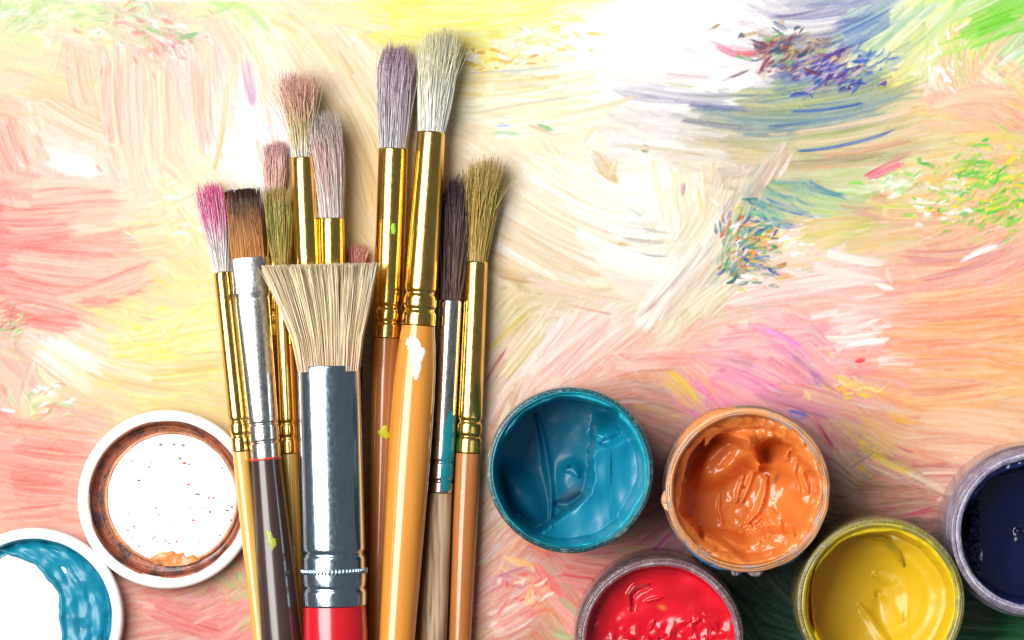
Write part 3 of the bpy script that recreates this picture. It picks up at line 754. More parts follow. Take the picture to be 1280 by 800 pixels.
def spot(fr, prof, parent, py, th, su, sth, color, name='paint_spot', seed=0, thick=0.10, rag=0.35, mat=None):
    """a smear of dried paint that follows the round surface"""
    r = np.random.default_rng(seed)
    nr, na = 10, 48
    ph = np.linspace(0, 2 * np.pi, na, endpoint=False)
    edge = 1 + sum(rag / (k ** .7) * r.normal() * 0.5 * np.cos(k * ph + r.random() * 6.3) for k in range(2, 12))
    edge = np.clip(edge, .25, 1.9)
    rho = np.linspace(0, 1, nr)
    R = rho[:, None] * edge[None, :]
    yy = py + su * R * np.sin(ph)[None, :]
    tt = th + sth * R * np.cos(ph)[None, :]
    hw, ra = interp(prof, yy)
    lift = thick * np.clip(1 - rho ** 4, 0, 1)[:, None] + 0.012 + 0.03 * r.random((nr, na)) * (rho < .95)[:, None]
    rr = hw * K * 0.99 + lift
    V = fr.pt(fr.u(yy), rr * np.cos(tt), rr * ra * np.sin(tt)).reshape(-1, 3) - org(parent)
    c = np.broadcast_to(lin(color), (len(V), 3))
    return new_mesh(name, V, grid_quads(nr, na, True), mat or M_vcol, parent, True, c)


def brush(a, b, label):
    fr = Frame(a, b)
    e = thing('paintbrush', at(a[0], a[1], 0), label, 'paintbrush', 'paintbrushes in a bundle')
    return fr, e


W_YEL = lacquer('yellow_lacquer', (0.80, 0.47, 0.10), (0.68, 0.36, 0.06))
W_OLIVE = lacquer('olive_lacquer', (0.58, 0.36, 0.08), (0.45, 0.27, 0.05))
W_DARK = lacquer('dark_brown_lacquer', (0.060, 0.036, 0.032), (0.035, 0.020, 0.018), 0.25, 0.5)
W_RED = lacquer('red_lacquer', (0.62, 0.010, 0.022), (0.55, 0.008, 0.018), 0.2, 0.7)
W_ORANGE = lacquer('orange_lacquer', (0.78, 0.32, 0.055), (0.70, 0.27, 0.04), 0.2, 0.7)
W_BROWN = lacquer('brown_orange_lacquer', (0.50, 0.18, 0.045), (0.42, 0.14, 0.03), 0.22, 0.6)
W_RAW, nt, b = base_mat('raw_wood', (0.5, 0.36, 0.22), 0.65, 0, 0, 0.3)
noise_mix(nt, b, (0.64, 0.47, 0.30), (0.27, 0.17, 0.09), 1100, (1, 0.045, 1), 0.42, 0.62, 6)
bump(nt, b, 1500, 0.00006, (1, 0.07, 1), 0.5)


def tail(y0, h0, mid, y1, h1, end=1160):
    """handle outline to its rounded far end"""
    return smooth_prof([(y0, h0)] + mid + [(y1, h1), (end - 60, h1 * .72), (end - 14, h1 * .55)], 7, 3) + \
        [(end - 8, h1 * .50), (end - 4, h1 * .40), (end - 1, h1 * .22), (end, h1 * .08)]


# 1 thin brush with a pink tip
fr, e = brush((277, 340, 5.2), (326, 800, 8.6), 'thin gold ferruled paintbrush with hot pink tip, resting on the white lid')
pf = crimped(340, 565, 10, 11, [(527, 1.5, 3), (545, 1.5, 3)])
revolve(fr, pf, 'ferrule', GOLD, e)
revolve(fr, tail(565.5, 10.4, [(640, 10.6)], 800, 10), 'handle', W_YEL, e)
bristles(fr, e, 420, 340, 228, [(0, 9, 1), (.35, 11, .9), (.75, 17, .7), (1, 17, .6)],
         [(0, ['fdf6f2', 'fbeee8']), (.35, ['fdeef2', 'fbe0ea', 'f8e8d8']), (.62, ['f06498', 'f8c0cc', 'f4a0b8']), (1, ['e42c78', 'f098a8', 'e85c90'])], seed=11, bend=-3)

# 4 small brush with dusty pink bristles, mostly covered
fr, e = brush((343.5, 246, 1.9), (338, 800, 1.7), 'small dusty pink paintbrush lying beneath the flat brush')
revolve(fr, crimped(246, 420, 10.5, 9.5, [(390, 1.2, 3), (405, 1.2, 3)]), 'ferrule', GOLD, e)
revolve(fr, tail(420.5, 9, [(500, 9)], 800, 8), 'handle', W_BROWN, e)
bristles(fr, e, 360, 246, 177, [(0, 10, .9), (.5, 14, .7), (1, 12, .5)],
         [(0, ['e8b8a8', 'd8a898']), (.6, ['d89890', 'e8b4ac']), (1, ['c88888', 'dca8a4'])], seed=14, ragged=.04)

# 3 brush with olive green bristles
fr, e = brush((351.5, 330, 5.2), (371.5, 800, 1.9), 'thin gold paintbrush with olive green bristles beside the flat brush')
pf = crimped(330, 566, 9.5, 11, [(528, 1.6, 3), (546, 1.6, 3)])
revolve(fr, pf, 'ferrule', GOLD, e)
revolve(fr, tail(566.5, 10.4, [(640, 10.4)], 800, 9), 'handle', W_OLIVE, e)
bristles(fr, e, 460, 330, 234, [(0, 9, 1), (.3, 13, .8), (.7, 16.5, .6), (1, 15.5, .5)],
         [(0, ['8a7a48', '9a8050']), (.4, ['7a7040', 'a08858', '606830']), (.75, ['8a7a48', 'b09868', '5a6a30']), (1, ['a88860', 'c8a878', '807040'])], seed=13, bend=-1, ragged=.04)

# 2 flat brush
fr, e = brush((310.3, 322, 6.0), (352, 800, 9.2), 'flat paintbrush with dark tipped brown bristles and dark brown handle')
pf = [(y, h + (1.4 * math.exp(-((y - 365) / 2.2) ** 2)), t) for y, h, t in
      crimped(322, 575, 23, 19.2, [(372, 1.0, 3), (530, 1.2, 2.2), (553, 1.2, 2.2)], .30, 1.0)]
pf = [(y, h if y > 372 else h + 0.6, t) for y, h, t in pf]
revolve(fr, pf, 'ferrule', WORN_SILVER, e, 48)
revolve(fr, [(572.5, 20.0), (573, 20.3), (575.5, 20.3), (576, 19.0)], 'red_band', lacquer('red_band_paint', (0.6, 0.06, 0.05), (0.5, 0.05, 0.05)), e, cap1=False)
hp = tail(575.5, 19.4, [(640, 21.5), (720, 24.5)], 810, 26.5, 1200)
han = revolve(fr, hp, 'handle', W_DARK, e, 48)
spot(fr, hp, han, 675, 1.62, 11, .22, 'a0a838', seed=3, rag=.5)
bristles(fr, e, 1000, 322, 236, [(0, 21, .2), (.5, 21.5, .2), (1, 22.5, .12)],
         [(0, ['c08458', 'b07448']), (.35, ['b07448', '8a5838', 'c89064']), (.6, ['6a4430', 'a06c48', '503828']), (.85, ['382c28', '5a4030', '2c2424']), (1, ['2c2424', '443430'])],
         flat=.2, ragged=.03, jitter=1.2, trim=True, seed=12, hair=.075, strays=3, gain=1.5)

# 5 brush with pink and yellow splayed bristles
fr, e = brush((379, 196, 6.2), (404, 800, 2.6), 'gold paintbrush with splayed pink and yellow bristles rising above the others')
revolve(fr, crimped(196, 430, 16.3, 16, [(395, 1.5, 3), (413, 1.5, 3)]), 'ferrule', GOLD, e)
revolve(fr, tail(430.5, 15, [(520, 12)], 800, 9), 'handle', W_ORANGE, e)
bristles(fr, e, 430, 196, 90, [(0, 14, .9), (.3, 13, .9), (.7, 19, .9), (1, 22, .8)],
         [(0, ['e8e8e0', 'd0d0c8']), (.3, ['e8d8a0', 'd8c070', 'f0e0b8']), (.6, ['e0b890', 'd89888', 'e8cc90']), (1, ['c87878', 'e0a098', 'd48c88'])], seed=15, jitter=4.5, strays=30, bend=-4, ragged=.1)

# 6 brush with pale pink bristles and grey tip
fr, e = brush((414, 272, 6.0), (424, 800, 2.7), 'gold paintbrush with pale pink bristles and greyish tip')
revolve(fr, crimped(272, 470, 16.6, 16, [(440, 1.5, 3), (455, 1.5, 3)]), 'ferrule', GOLD, e)
revolve(fr, tail(470.5, 13.5, [(540, 10)], 800, 8), 'handle', W_ORANGE, e)
bristles(fr, e, 620, 272, 142, [(0, 15, .9), (.3, 17, .9), (.65, 21, .8), (.88, 19, .7), (1, 12, .5)],
         [(0, ['fbeee8', 'f4dcd4']), (.4, ['f4d0c8', 'f8e4dc', 'e8b8b0']), (.7, ['e8a8a0', 'f4d0c8', 'd89890']), (.9, ['a0a098', 'c8b8b0', 'e0b8b0']), (1, ['8a8c88', 'b0aaa4'])], seed=16, bend=-9, jitter=3, strays=14)

# 8 small brush with coral bristles behind the broad one
fr, e = brush((446, 336, 1.9), (441, 800, 1.7), 'small coral red paintbrush peeking out behind the broad stiff brush')
revolve(fr, crimped(336, 480, 9.5, 9, [(455, 1.2, 3), (468, 1.2, 3)]), 'ferrule', GOLD, e)
revolve(fr, tail(480.5, 8.6, [(560, 8)], 800, 7), 'handle', W_BROWN, e)
bristles(fr, e, 320, 336, 306, [(0, 9, .9), (.5, 12, .8), (1, 11, .5)], [(0, ['d88878', 'c87868']), (1, ['d08078', 'e09888'])], seed=18)

# 7 broad stiff brush
fr, e = brush((411, 457, 13.2), (419.5, 800, 12.4), 'broad stiff straw coloured paintbrush with silver ferrule and red handle')
pf = [(y, h + 1.0 * math.exp(-((y - 722) / 6) ** 2) + 0.8 * math.exp(-((y - 745) / 9) ** 2), t) for y, h, t in
      crimped(457, 757, 39, 40.0, [(692, 2.2, 4), (735, 1.4, 3)], .66, .80)]
fer = revolve(fr, pf, 'ferrule', SILVER, e, 64)
ring = []
for i in range(56):
    th = 2 * math.pi * i / 56
    hw, ra = interp(pf, 713.5)
    ring.append((math.cos(th) * hw * K * 1.005, math.sin(th) * hw * K * ra * 1.005))
V, Q = [], []
for (x, y) in ring:                                   # the knurled ring pressed round the ferrule
    o = len(V)
    for dy, s in ((-3.4, .5), (-1.8, 1.0), (1.8, 1.0), (3.4, .5)):
        for k in range(6):
            p = 2 * math.pi * k / 6
            V.append(fr.pt(fr.u(713.5 + dy), x + math.cos(p) * .27 * s, y + math.sin(p) * .27 * s) - org(e))
    Q += [[o + r0 * 6 + k, o + r0 * 6 + (k + 1) % 6, o + (r0 + 1) * 6 + (k + 1) % 6, o + (r0 + 1) * 6 + k] for r0 in range(3) for k in range(6)]
new_mesh('knurled_ring', np.array(V), Q, SILVER, fer)
revolve(fr, smooth_prof([(757.5, 39, .82), (800, 40.5, .86), (900, 37, 1), (1060, 24, 1), (1180, 16, 1), (1196, 10, 1), (1200, 3, 1)], 7, 2), 'handle', W_RED, e, 56)
bristles(fr, e, 2100, 457, 330, [(0, 37.5, .58), (.3, 43, .50), (.7, 59, .36), (1, 72, .27)],
         [(0, ['dcb494', 'cca080', 'd8a090']), (.15, ['dcb488', 'e8c498', 'd09c78']), (.5, ['e8c494', 'd8ae80', 'f0d0a8', 'd0a478']), (1, ['f0d0a0', 'dcb488', 'cca070', 'f4dab4'])],
         flat=.2, ragged=.055, jitter=1.5, hair=.10, trim=True, seed=17, strays=30, bend=-8, clump=38, vary=.16, gain=3.2, sat=1.25)

# 9 brush with mauve bristles
fr, e = brush((491.5, 185, 4.0), (471.5, 800, 3.2), 'gold paintbrush with mauve grey bristles and brown handle, partly covered by its neighbour')
pf = crimped(185, 422, 18.6, 19, [(383, 2.0, 4), (402, 2.0, 3.5)])
fer = revolve(fr, pf, 'ferrule', GOLD, e, 48)
hp = tail(422.5, 18.4, [(520, 18)], 800, 13)
han = revolve(fr, hp, 'handle', W_BROWN, e, 48)
spot(fr, pf, fer, 286, 1.35, 7, .16, '90d030', seed=5)
spot(fr, hp, han, 540, 1.55, 7, .42, 'd8d010', seed=6)
bristles(fr, e, 800, 185, 57, [(0, 17, .9), (.4, 20, .9), (.8, 23, .8), (1, 15, .6)],
         [(0, ['c8c4cc', 'b8c8c8', 'd4c4cc']), (.4, ['c4b0bc', 'a898a4', 'dccad0']), (.8, ['b49cac', '907c90', 'd0b8c4']), (1, ['947c8c', 'b49ca8'])], seed=19, bend=2, jitter=3, strays=10)

# 10 large cream brush on top
fr, e = brush((539.5, 165, 5.4), (496, 800, 9.6), 'large gold paintbrush with cream bristles and white blotch on its orange handle')
pf = crimped(165, 408, 17.6, 21.6, [(367, 2.2, 4), (388, 2.2, 4)])
revolve(fr, pf, 'ferrule', GOLD, e, 48)
hp = tail(408.5, 21.0, [(440, 24.5), (480, 26.5), (560, 26.8), (680, 25)], 800, 22.5, 1180)
han = revolve(fr, hp, 'handle', W_ORANGE, e, 56)
spot(fr, hp, han, 447, 1.48, 17, .40, 'fbf6f0', seed=8, rag=.45)
spot(fr, hp, han, 430, 1.9, 8, .28, 'fbf2e8', seed=9, rag=.6, thick=.06)
bristles(fr, e, 850, 165, 38, [(0, 16, .9), (.4, 20, .9), (.8, 26, .8), (1, 24, .7)],
         [(0, ['fdf4e0', 'f8ecd0']), (.4, ['f8e8c4', 'ecd4a4', 'fdf2d8']), (.8, ['ecd4a0', 'd8b880', 'fbecc8']), (1, ['d8b888', 'f0d8a8'])], seed=20, bend=3, jitter=3.5, strays=24, gain=4.4, ragged=.1, sat=1.6)

# 11 dark bristled brush with raw wood handle
fr, e = brush((563.5, 375, 3.0), (540.5, 800, 3.2), 'dark plum bristled paintbrush with teal smeared tin ferrule and bare wood handle')
pf = crimped(375, 616, 15.2, 15.4, [(577, 1.6, 2.5), (601, 1.6, 2.5)])
fer = revolve(fr, pf, 'ferrule', WORN_SILVER, e, 48)
spot(fr, pf, fer, 566, .88, 50, .80, '0c8c9c', 'teal_smear', seed=21, thick=.05, rag=.16)
revolve(fr, tail(616.5, 14.8, [(680, 16.5)], 800, 18, 1150), 'handle', W_RAW, e, 48)
bristles(fr, e, 640, 375, 222, [(0, 14, .9), (.4, 17, .9), (.8, 20, .8), (1, 15, .6)],
         [(0, ['6a5450', '5a4848']), (.4, ['5a4444', '806860', '403434']), (.8, ['443438', '6a5458', '302428']), (1, ['584650', '302830'])], seed=22, bend=2, jitter=3, strays=16, gain=1.4, ragged=.12)

# 12 outermost olive brush
fr, e = brush((596, 327, 3.4), (575, 800, 2.8), 'gold paintbrush with frayed olive tan bristles at the outer edge beside the jars')
pf = crimped(327, 566, 14.2, 16, [(526, 2.0, 3.5), (545, 2.0, 3)])
revolve(fr, pf, 'ferrule', GOLD, e, 48)
revolve(fr, tail(566.5, 15.6, [(640, 15.8)], 800, 14), 'handle', W_BROWN, e, 48)
bristles(fr, e, 480, 327, 197, [(0, 12, .9), (.35, 14, .9), (.75, 20, .8), (1, 23, .6)],
         [(0, ['b89868', 'a88858']), (.4, ['a89048', 'c0a060', '8a9050', 'b08858']), (.8, ['a88850', 'c8a468', '70903c', '987848']), (1, ['b89868', 'a07c50', 'd0b080'])], seed=23, bend=7, jitter=4.5, strays=26, ragged=.09)


# ---------------------------------------------------------------- jars and lids
def ring_profile(parent, prof, name, mat, n=120, center=(0, 0), wob=0.0, seed=0, colors=None):
    prof = np.array(prof, dtype=float)
    th = np.linspace(0, 2 * np.pi, n, endpoint=False)
    r = prof[:, 0][:, None] * np.ones(n)[None, :]
    z = prof[:, 1][:, None] * np.ones(n)[None, :]
    if wob:
        g = np.random.default_rng(seed)
        w = sum(g.normal() * np.cos(k * th + g.random() * 6.3) / k ** .6 for k in range(3, 26))
        r = r + wob * w[None, :] * .25
        z = z + wob * np.roll(w, 17)[None, :] * .25
    V = np.stack([center[0] + r * np.cos(th), center[1] + r * np.sin(th), z], -1).reshape(-1, 3)
    return new_mesh(name, V, grid_quads(len(prof), n, True), mat, parent, True,
                    None if colors is None else np.repeat(colors, n, 0))


def disc_field(parent, name, R, fn, mat, nr=110, na=260, power=0.75, center=(0, 0)):
    """height field over a round opening; fn(x, y) -> height in mm, colour; x right, y down, radius 1"""
    rho = np.linspace(0.002, 1, nr) ** power
    th = np.linspace(0, 2 * np.pi, na, endpoint=False)
    x = rho[:, None] * np.cos(th)
    y = rho[:, None] * np.sin(th)
    h, c = fn(x, y)
    V = np.stack([center[0] + x * R, center[1] - y * R, h], -1).reshape(-1, 3)
    Q = grid_quads(nr, na, True)[:, ::-1]
    V = np.vstack([V, V[:na].mean(0)])
    c = np.vstack([c.reshape(-1, 3), c.reshape(-1, 3)[:1]])
    T = [(len(V) - 1, (j + 1) % na, j) for j in range(na)]
    return new_mesh(name, V, Q, mat, parent, True, c, tris=T)


NZ = [vnoise((256, 256), (c, c), 40 + i) for i, c in enumerate((4, 8, 16, 32, 64))]


def fnoise(x, y, lvl, ox=0.0, oy=0.0, sx=1.0, sy=1.0):
    i = np.mod((x * sx + ox) * .4 + .5, .996) * 255
    j = np.mod((y * sy + oy) * .4 + .5, .996) * 255
    i0, j0 = i.astype(int), j.astype(int)
    fi, fj = i - i0, j - j0
    N = NZ[lvl]
    i1, j1 = np.minimum(i0 + 1, 255), np.minimum(j0 + 1, 255)
    return (N[j0, i0] * (1 - fi) + N[j0, i1] * fi) * (1 - fj) + (N[j1, i0] * (1 - fi) + N[j1, i1] * fi) * fj - .5


def seg_dist(x, y, P):
    """distance to a polyline, running position along it, signed side"""
    best = np.full(x.shape, 9.0)
    pos = np.zeros(x.shape)
    n = len(P) - 1
    for k in range(n):
        ax, ay = P[k]
        bx, by = P[k + 1]
        dx, dy = bx - ax, by - ay
        t = np.clip(((x - ax) * dx + (y - ay) * dy) / (dx * dx + dy * dy), 0, 1)
        d = np.hypot(x - ax - t * dx, y - ay - t * dy)
        m = d < best
        best = np.where(m, d, best)
        pos = np.where(m, (k + t) / n, pos)
    return best, pos


def ridge(x, y, P, w, taper=True):
    d, p = seg_dist(x, y, P)
    ww = w * (np.sin(np.clip(p, .04, .96) * np.pi) ** .5 if taper else 1)
    return np.exp(-(d / ww) ** 2)


def blob(x, y, cx, cy, rx, ry, a=0.0, hard=2.0):
    ca, sa = math.cos(a), math.sin(a)
    u = ((x - cx) * ca + (y - cy) * sa) / rx
    v = (-(x - cx) * sa + (y - cy) * ca) / ry
    return np.exp(-(u * u + v * v) ** (hard / 2))


def tone(h, col, shape, mixes=()):
    c = np.broadcast_to(lin(col), (*shape, 3)).copy()
    for m, hx in mixes:
        c = c * (1 - m[..., None]) + lin(hx) * m[..., None]
    return c


JH = 26.0                                     # jar height


def ring_lines(nt, mix, b):
    """wear lines that run round the jar's axis, broken up by grime"""
    N = nt.nodes
    tc = N.new('ShaderNodeTexCoord')
    sep = N.new('ShaderNodeSeparateXYZ')
    nt.links.new(tc.outputs['Object'], sep.inputs[0])
    cb = N.new('ShaderNodeCombineXYZ')
    nt.links.new(sep.outputs[0], cb.inputs[0])
    nt.links.new(sep.outputs[1], cb.inputs[1])
    ln = N.new('ShaderNodeVectorMath')
    ln.operation = 'LENGTH'
    nt.links.new(cb.outputs[0], ln.inputs[0])
    c2 = N.new('ShaderNodeCombineXYZ')
    nt.links.new(ln.outputs['Value'], c2.inputs[0])
    sc = N.new('ShaderNodeVectorMath')
    sc.operation = 'MULTIPLY_ADD'
    nt.links.new(tc.outputs['Object'], sc.inputs[0])
    sc.inputs[1].default_value = (0.03, 0.03, 0.5)
    nt.links.new(c2.outputs[0], sc.inputs[2])
    n = N.new('ShaderNodeTexNoise')
    n.inputs['Scale'].default_value = 2600
    n.inputs['Detail'].default_value = 3
    nt.links.new(sc.outputs[0], n.inputs['Vector'])
    r = N.new('ShaderNodeMapRange')
    r.inputs['From Min'].default_value = 0.36
    r.inputs['From Max'].default_value = 0.56
    r.inputs['To Min'].default_value = 0.42
    r.inputs['To Max'].default_value = 1.12
    nt.links.new(n.outputs['Fac'], r.inputs['Value'])
    mul = N.new('ShaderNodeMix')
    mul.data_type = 'RGBA'
    mul.blend_type = 'MULTIPLY'
    mul.inputs[0].default_value = 1.0
    nt.links.new(mix.outputs[2], mul.inputs[6])
    nt.links.new(r.outputs[0], mul.inputs[7])
    nt.links.new(mul.outputs[2], b.inputs['Base Color'])


def clear_plastic(name, tint, stain, lo, hi, trans=0.75):
    m, nt, b = base_mat(name, tint, 0.14, 0, 0.6)
    b.inputs['Transmission Weight'].default_value = trans
    b.inputs['IOR'].default_value = 1.42
    ring_lines(nt, noise_mix(nt, b, tint, stain, 420, (1, 1, 2.5), lo, hi, 6), b)
    bump(nt, b, 1500, 0.0004, (1, 1, 1.5), 0.8, 5)
    return m


def paint_crust(name, c0, c1, lo=.45, hi=.6, rough=.3, scale=330):
    m, nt, b = base_mat(name, c0, rough, 0, .3)
    ring_lines(nt, noise_mix(nt, b, c0, c1, scale, (1, 1, 1), lo, hi, 6), b)
    bump(nt, b, 1100, 0.0003, (1, 1, 1), 0.6, 4)
    return m


def jar(cx, cy, rpx, label, wall, rim, fn, seed, rim_in=9.0, body=1.015, h=JH, lipm=None, paint=None, rough_lip=.05):
    p = at(cx, cy, h)
    e = thing('paint_jar', (p[0], p[1], 0), label, 'paint jar', 'open jars of paint')
    S = K * (D - h) / D
    R = rpx * S
    Rb = R * body
    Ri = (rpx - rim_in) * S
    wl = ring_profile(e, [(Rb * .86, .05), (Rb * .95, .2), (Rb * .99, 1.2), (Rb, 3), (Rb, h - 8.5), (Rb * .995, h - 7), (R * .975, h - 5.8),
                     (R * .955, h - 5.2), (R * .955, h - 2.2), (Ri + .25, h - 2.0), (Ri + .25, 1.5), (0.01, 1.4)], 'wall', wall, wob=0.0)
    ring_profile(wl, [(R * .958, h - 4.6), (R * .985, h - 4.3), (R * .992, h - 3.9), (R * .985, h - 3.5), (R * .958, h - 3.2)], 'thread', wall)
    lip = [(R * .96, h - 2.4), (R * .985, h - 2.3), (R * .995, h - 1.9), (R * .988, h - 1.55), (R * .995, h - 1.2), (R, h - .8), (R * .994, h - .35), (R * .982, h - .12),
           (R * .972, h - .22), (R * .964, h - .05), (R * .955, h + .02), (R * .945, h - .2), (R * .942, h - 1.2)]
    o = ring_profile(e, lip, 'rim', lipm or wall, 240, wob=rough_lip, seed=seed)
    m = R * .945
    ring_profile(o, [(m + .12, h - 1.0), (m + .10, h - .30), (m - .05, h - .10), (m * .6 + Ri * .4, h - .16), (m * .3 + Ri * .7, h - .42), (Ri + .1, h - .6), (Ri - .05, h - 1.2),
                     (Ri - .02, h - 2.8)], 'rim_crust', rim, 260, wob=0.16, seed=seed + 30)
    o = disc_field(e, 'paint', Ri + .18, lambda x, y: fn(x, y, h), paint or M_wet)
    return wl, S, R, Ri


def lining(x, y, start=.93, seed=0., amp=.05):
    """0 in the middle, 1 where paint clings to the wall, with an uneven edge"""
    r = np.hypot(x, y)
    return sstep(start - .03, start + .06, r + amp * 2.4 * fnoise(x, y, 0, seed * 3) + amp * 1.2 * fnoise(x, y, 1, seed) + amp * .35 * fnoise(x, y, 3, seed))


def teal_fn(x, y, h):
    r = np.hypot(x, y)
    left, pos = seg_dist(x, y, [(.30, -.95), (.33, -.46), (.27, -.09), (.28, .12), (.22, .40), (-.16, .62), (-.5, .9)])
    edge = np.interp(y, [-1, -.46, -.09, .12, .40, .62, .9], [.30, .33, .27, .28, .20, -.10, -.5])
    s = sstep(-.05, .05, x - edge + .05 * fnoise(x, y, 3))
    z = h - 23.0 + 12.5 * s * sstep(-.65, -.1, y + .3 * x) + 1.0 * r ** 3
    z -= 1.6 * s * sstep(.2, .95, x)
    z += 1.1 * fnoise(x, y, 0, .3) + .7 * fnoise(x, y, 1, .7)
    z += 1.3 * ridge(x, y, [(-.42, -.68), (-.36, -.45), (-.31, -.2), (-.27, .06), (-.24, .3), (-.23, .5), (-.25, .74)], .05)
    z += 2.6 * ridge(x, y, [(.34, -.44), (.46, -.50), (.60, -.60), (.78, -.66)], .13)
    z -= 1.2 * ridge(x, y, [(.42, -.33), (.55, -.36), (.68, -.44)], .06)
    z += 2.4 * blob(x, y, .04, .20, .20, .26, .3, 3) - 1.2 * ridge(x, y, [(.2, .35), (.0, .5), (-.2, .5)], .06)
    z += .8 * ridge(x, y, [(-.05, .05), (.05, .0), (.12, .12)], .07)
    z += 4.6 * blob(x, y, -.62, .40, .44, .20, .95, 3) + 1.0 * blob(x, y, -.80, .12, .13, .09, 1.2, 3)
    z += .05 * np.sin(30 * (x - .25 * y * y)) * s * sstep(.3, .5, x)
    z += .25 * fnoise(x, y, 2) + .05 * fnoise(x, y, 3)
    w = lining(x, y, .91, .2, .05)
    z = z * (1 - w) + (h - 1.5 + .7 * fnoise(x, y, 1) + .2 * fnoise(x, y, 3)) * w
    c = tone(z, '0a7e9e', x.shape, ((np.clip(w, 0, 1) * .8, '12a0b4'), (blob(x, y, .03, .36, .16, .07, -.6) * .5, '7a5a40')))
    return z, c


def orange_fn(x, y, h):
    r = np.hypot(x, y)
    z = h - 17.0 + 2.0 * r ** 2 + 1.0 * fnoise(x, y, 0, .1)
    z += 7.0 * sstep(.42, .74, x * .8 - y * .2 + .25 * fnoise(x, y, 1, .4) + .12) + 6.0 * sstep(.55, .70, y + .2 * fnoise(x, y, 1, .9))
    z += 8.0 * sstep(-.50, -.66, y + .35 * (x - .1) ** 2 * 1.5 + .12 * fnoise(x, y, 1, .2))
    z += 5.5 * blob(x, y, -.22, -.42, .52, .24, -.75, 4) - 1.6 * blob(x, y, -.33, -.36, .34, .12, -.9, 2)
    z += 5.0 * ridge(x, y, [(.02, -.66), (.12, -.52), (.16, -.36), (.18, -.24)], .10)
    z -= 2.4 * blob(x, y, .38, -.50, .20, .17, .3, 3) - 2.0 * ridge(x, y, [(.2, -.32), (.36, -.31), (.52, -.42), (.58, -.52)], .07)
    z += 1.0 * ridge(x, y, [(.14, -.22), (.06, .0), (-.02, .2)], .045) + 1.2 * ridge(x, y, [(.31, -.14), (.28, .1), (.2, .32), (.06, .48)], .05)
    z += .8 * ridge(x, y, [(.0, -.16), (-.06, .02), (-.1, .2)], .04) + .7 * ridge(x, y, [(-.32, .1), (-.34, .3), (-.28, .5)], .03)
    z += 1.0 * ridge(x, y, [(.82, -.4), (.76, -.2), (.84, .04)], .05) + .9 * ridge(x, y, [(.7, -.46), (.64, -.2), (.72, .1)], .05)
    z += 1.0 * ridge(x, y, [(.36, .3), (.48, .42), (.5, .6)], .05)
    z += .5 * blob(x, y, .2, .6, .25, .14) * fnoise(x, y, 4, 0, 0, 1.6, 1.6) * 3
    z += .22 * np.sin(26 * (x * .5 + y * .87 - .4 * x * x)) * blob(x, y, -.28, -.38, .3, .25)
    z += .55 * fnoise(x, y, 2) + .28 * fnoise(x, y, 3) + .10 * fnoise(x, y, 4)
    w = lining(x, y, .80, .6, .10)
    wl = h - 2.2 - 2.5 * sstep(.98, .8, r) + 1.6 * fnoise(x, y, 1, .5, 0, 1.5, 1.5) + .8 * fnoise(x, y, 2, .1, 0, 1.5, 1.5) + .25 * fnoise(x, y, 4)
    z = z * (1 - w) + wl * w
    c = tone(z, 'dd7a35', x.shape, ((np.clip(w, 0, 1) * .6, 'ee9048'), (sstep(.1, .4, fnoise(x, y, 1, .33)) * .4, 'c86428'),
                                    (blob(x, y, .44, -.12, .03, .09, .3) * .7, '5a4a48'), (blob(x, y, -.80, -.1, .03, .03) * .9, 'e8d010')))
    return z, c


def red_fn(x, y, h):
    r = np.hypot(x, y)
    z = h - 5.4 + 1.0 * r ** 3 + .9 * fnoise(x, y, 0, .2) + .5 * fnoise(x, y, 1, .6)
    lump = sstep(-.62, -.2, y - .35 * x * 0) * 1.0
    z += lump * (.75 * fnoise(x, y, 2, .3) + .9 * fnoise(x, y, 3, .8) * sstep(-.4, .1, y))
    z += .7 * ridge(x, y, [(-.40, -.40), (-.41, -.6), (-.34, -.70), (-.14, -.74)], .035)
    z -= .7 * ridge(x, y, [(-.36, -.38), (-.37, -.56), (-.28, -.65), (-.14, -.68)], .04)
    z += .8 * ridge(x, y, [(.60, -.32), (.72, -.22), (.76, -.12)], .06) + .6 * ridge(x, y, [(.55, .1), (.45, -.1), (.42, -.2), (.52, -.26)], .05)
    z += .6 * ridge(x, y, [(-.08, -.24), (-.14, -.12)], .03) + .5 * ridge(x, y, [(-.2, -.5), (.04, -.56)], .03)
    z += .6 * ridge(x, y, [(-.6, .1), (-.3, -.02), (-.1, .06)], .08) + .5 * ridge(x, y, [(.1, .0), (.2, -.2), (.4, -.25)], .06)
    w = lining(x, y, .965, .1, .02)
    z = z * (1 - w) + (h - 2.6) * w
    c = tone(z, 'dc1428', x.shape, ((sstep(.05, .4, fnoise(x, y, 1, .5)) * .5, 'b80d1c'), (blob(x, y, .03, -.42, .05, .03, .4) * .7, 'e09050'),
                                    (ridge(x, y, [(-.40, -.40), (-.41, -.6), (-.34, -.70), (-.14, -.74)], .035) * .55, '6a3a34')))
    return z, c


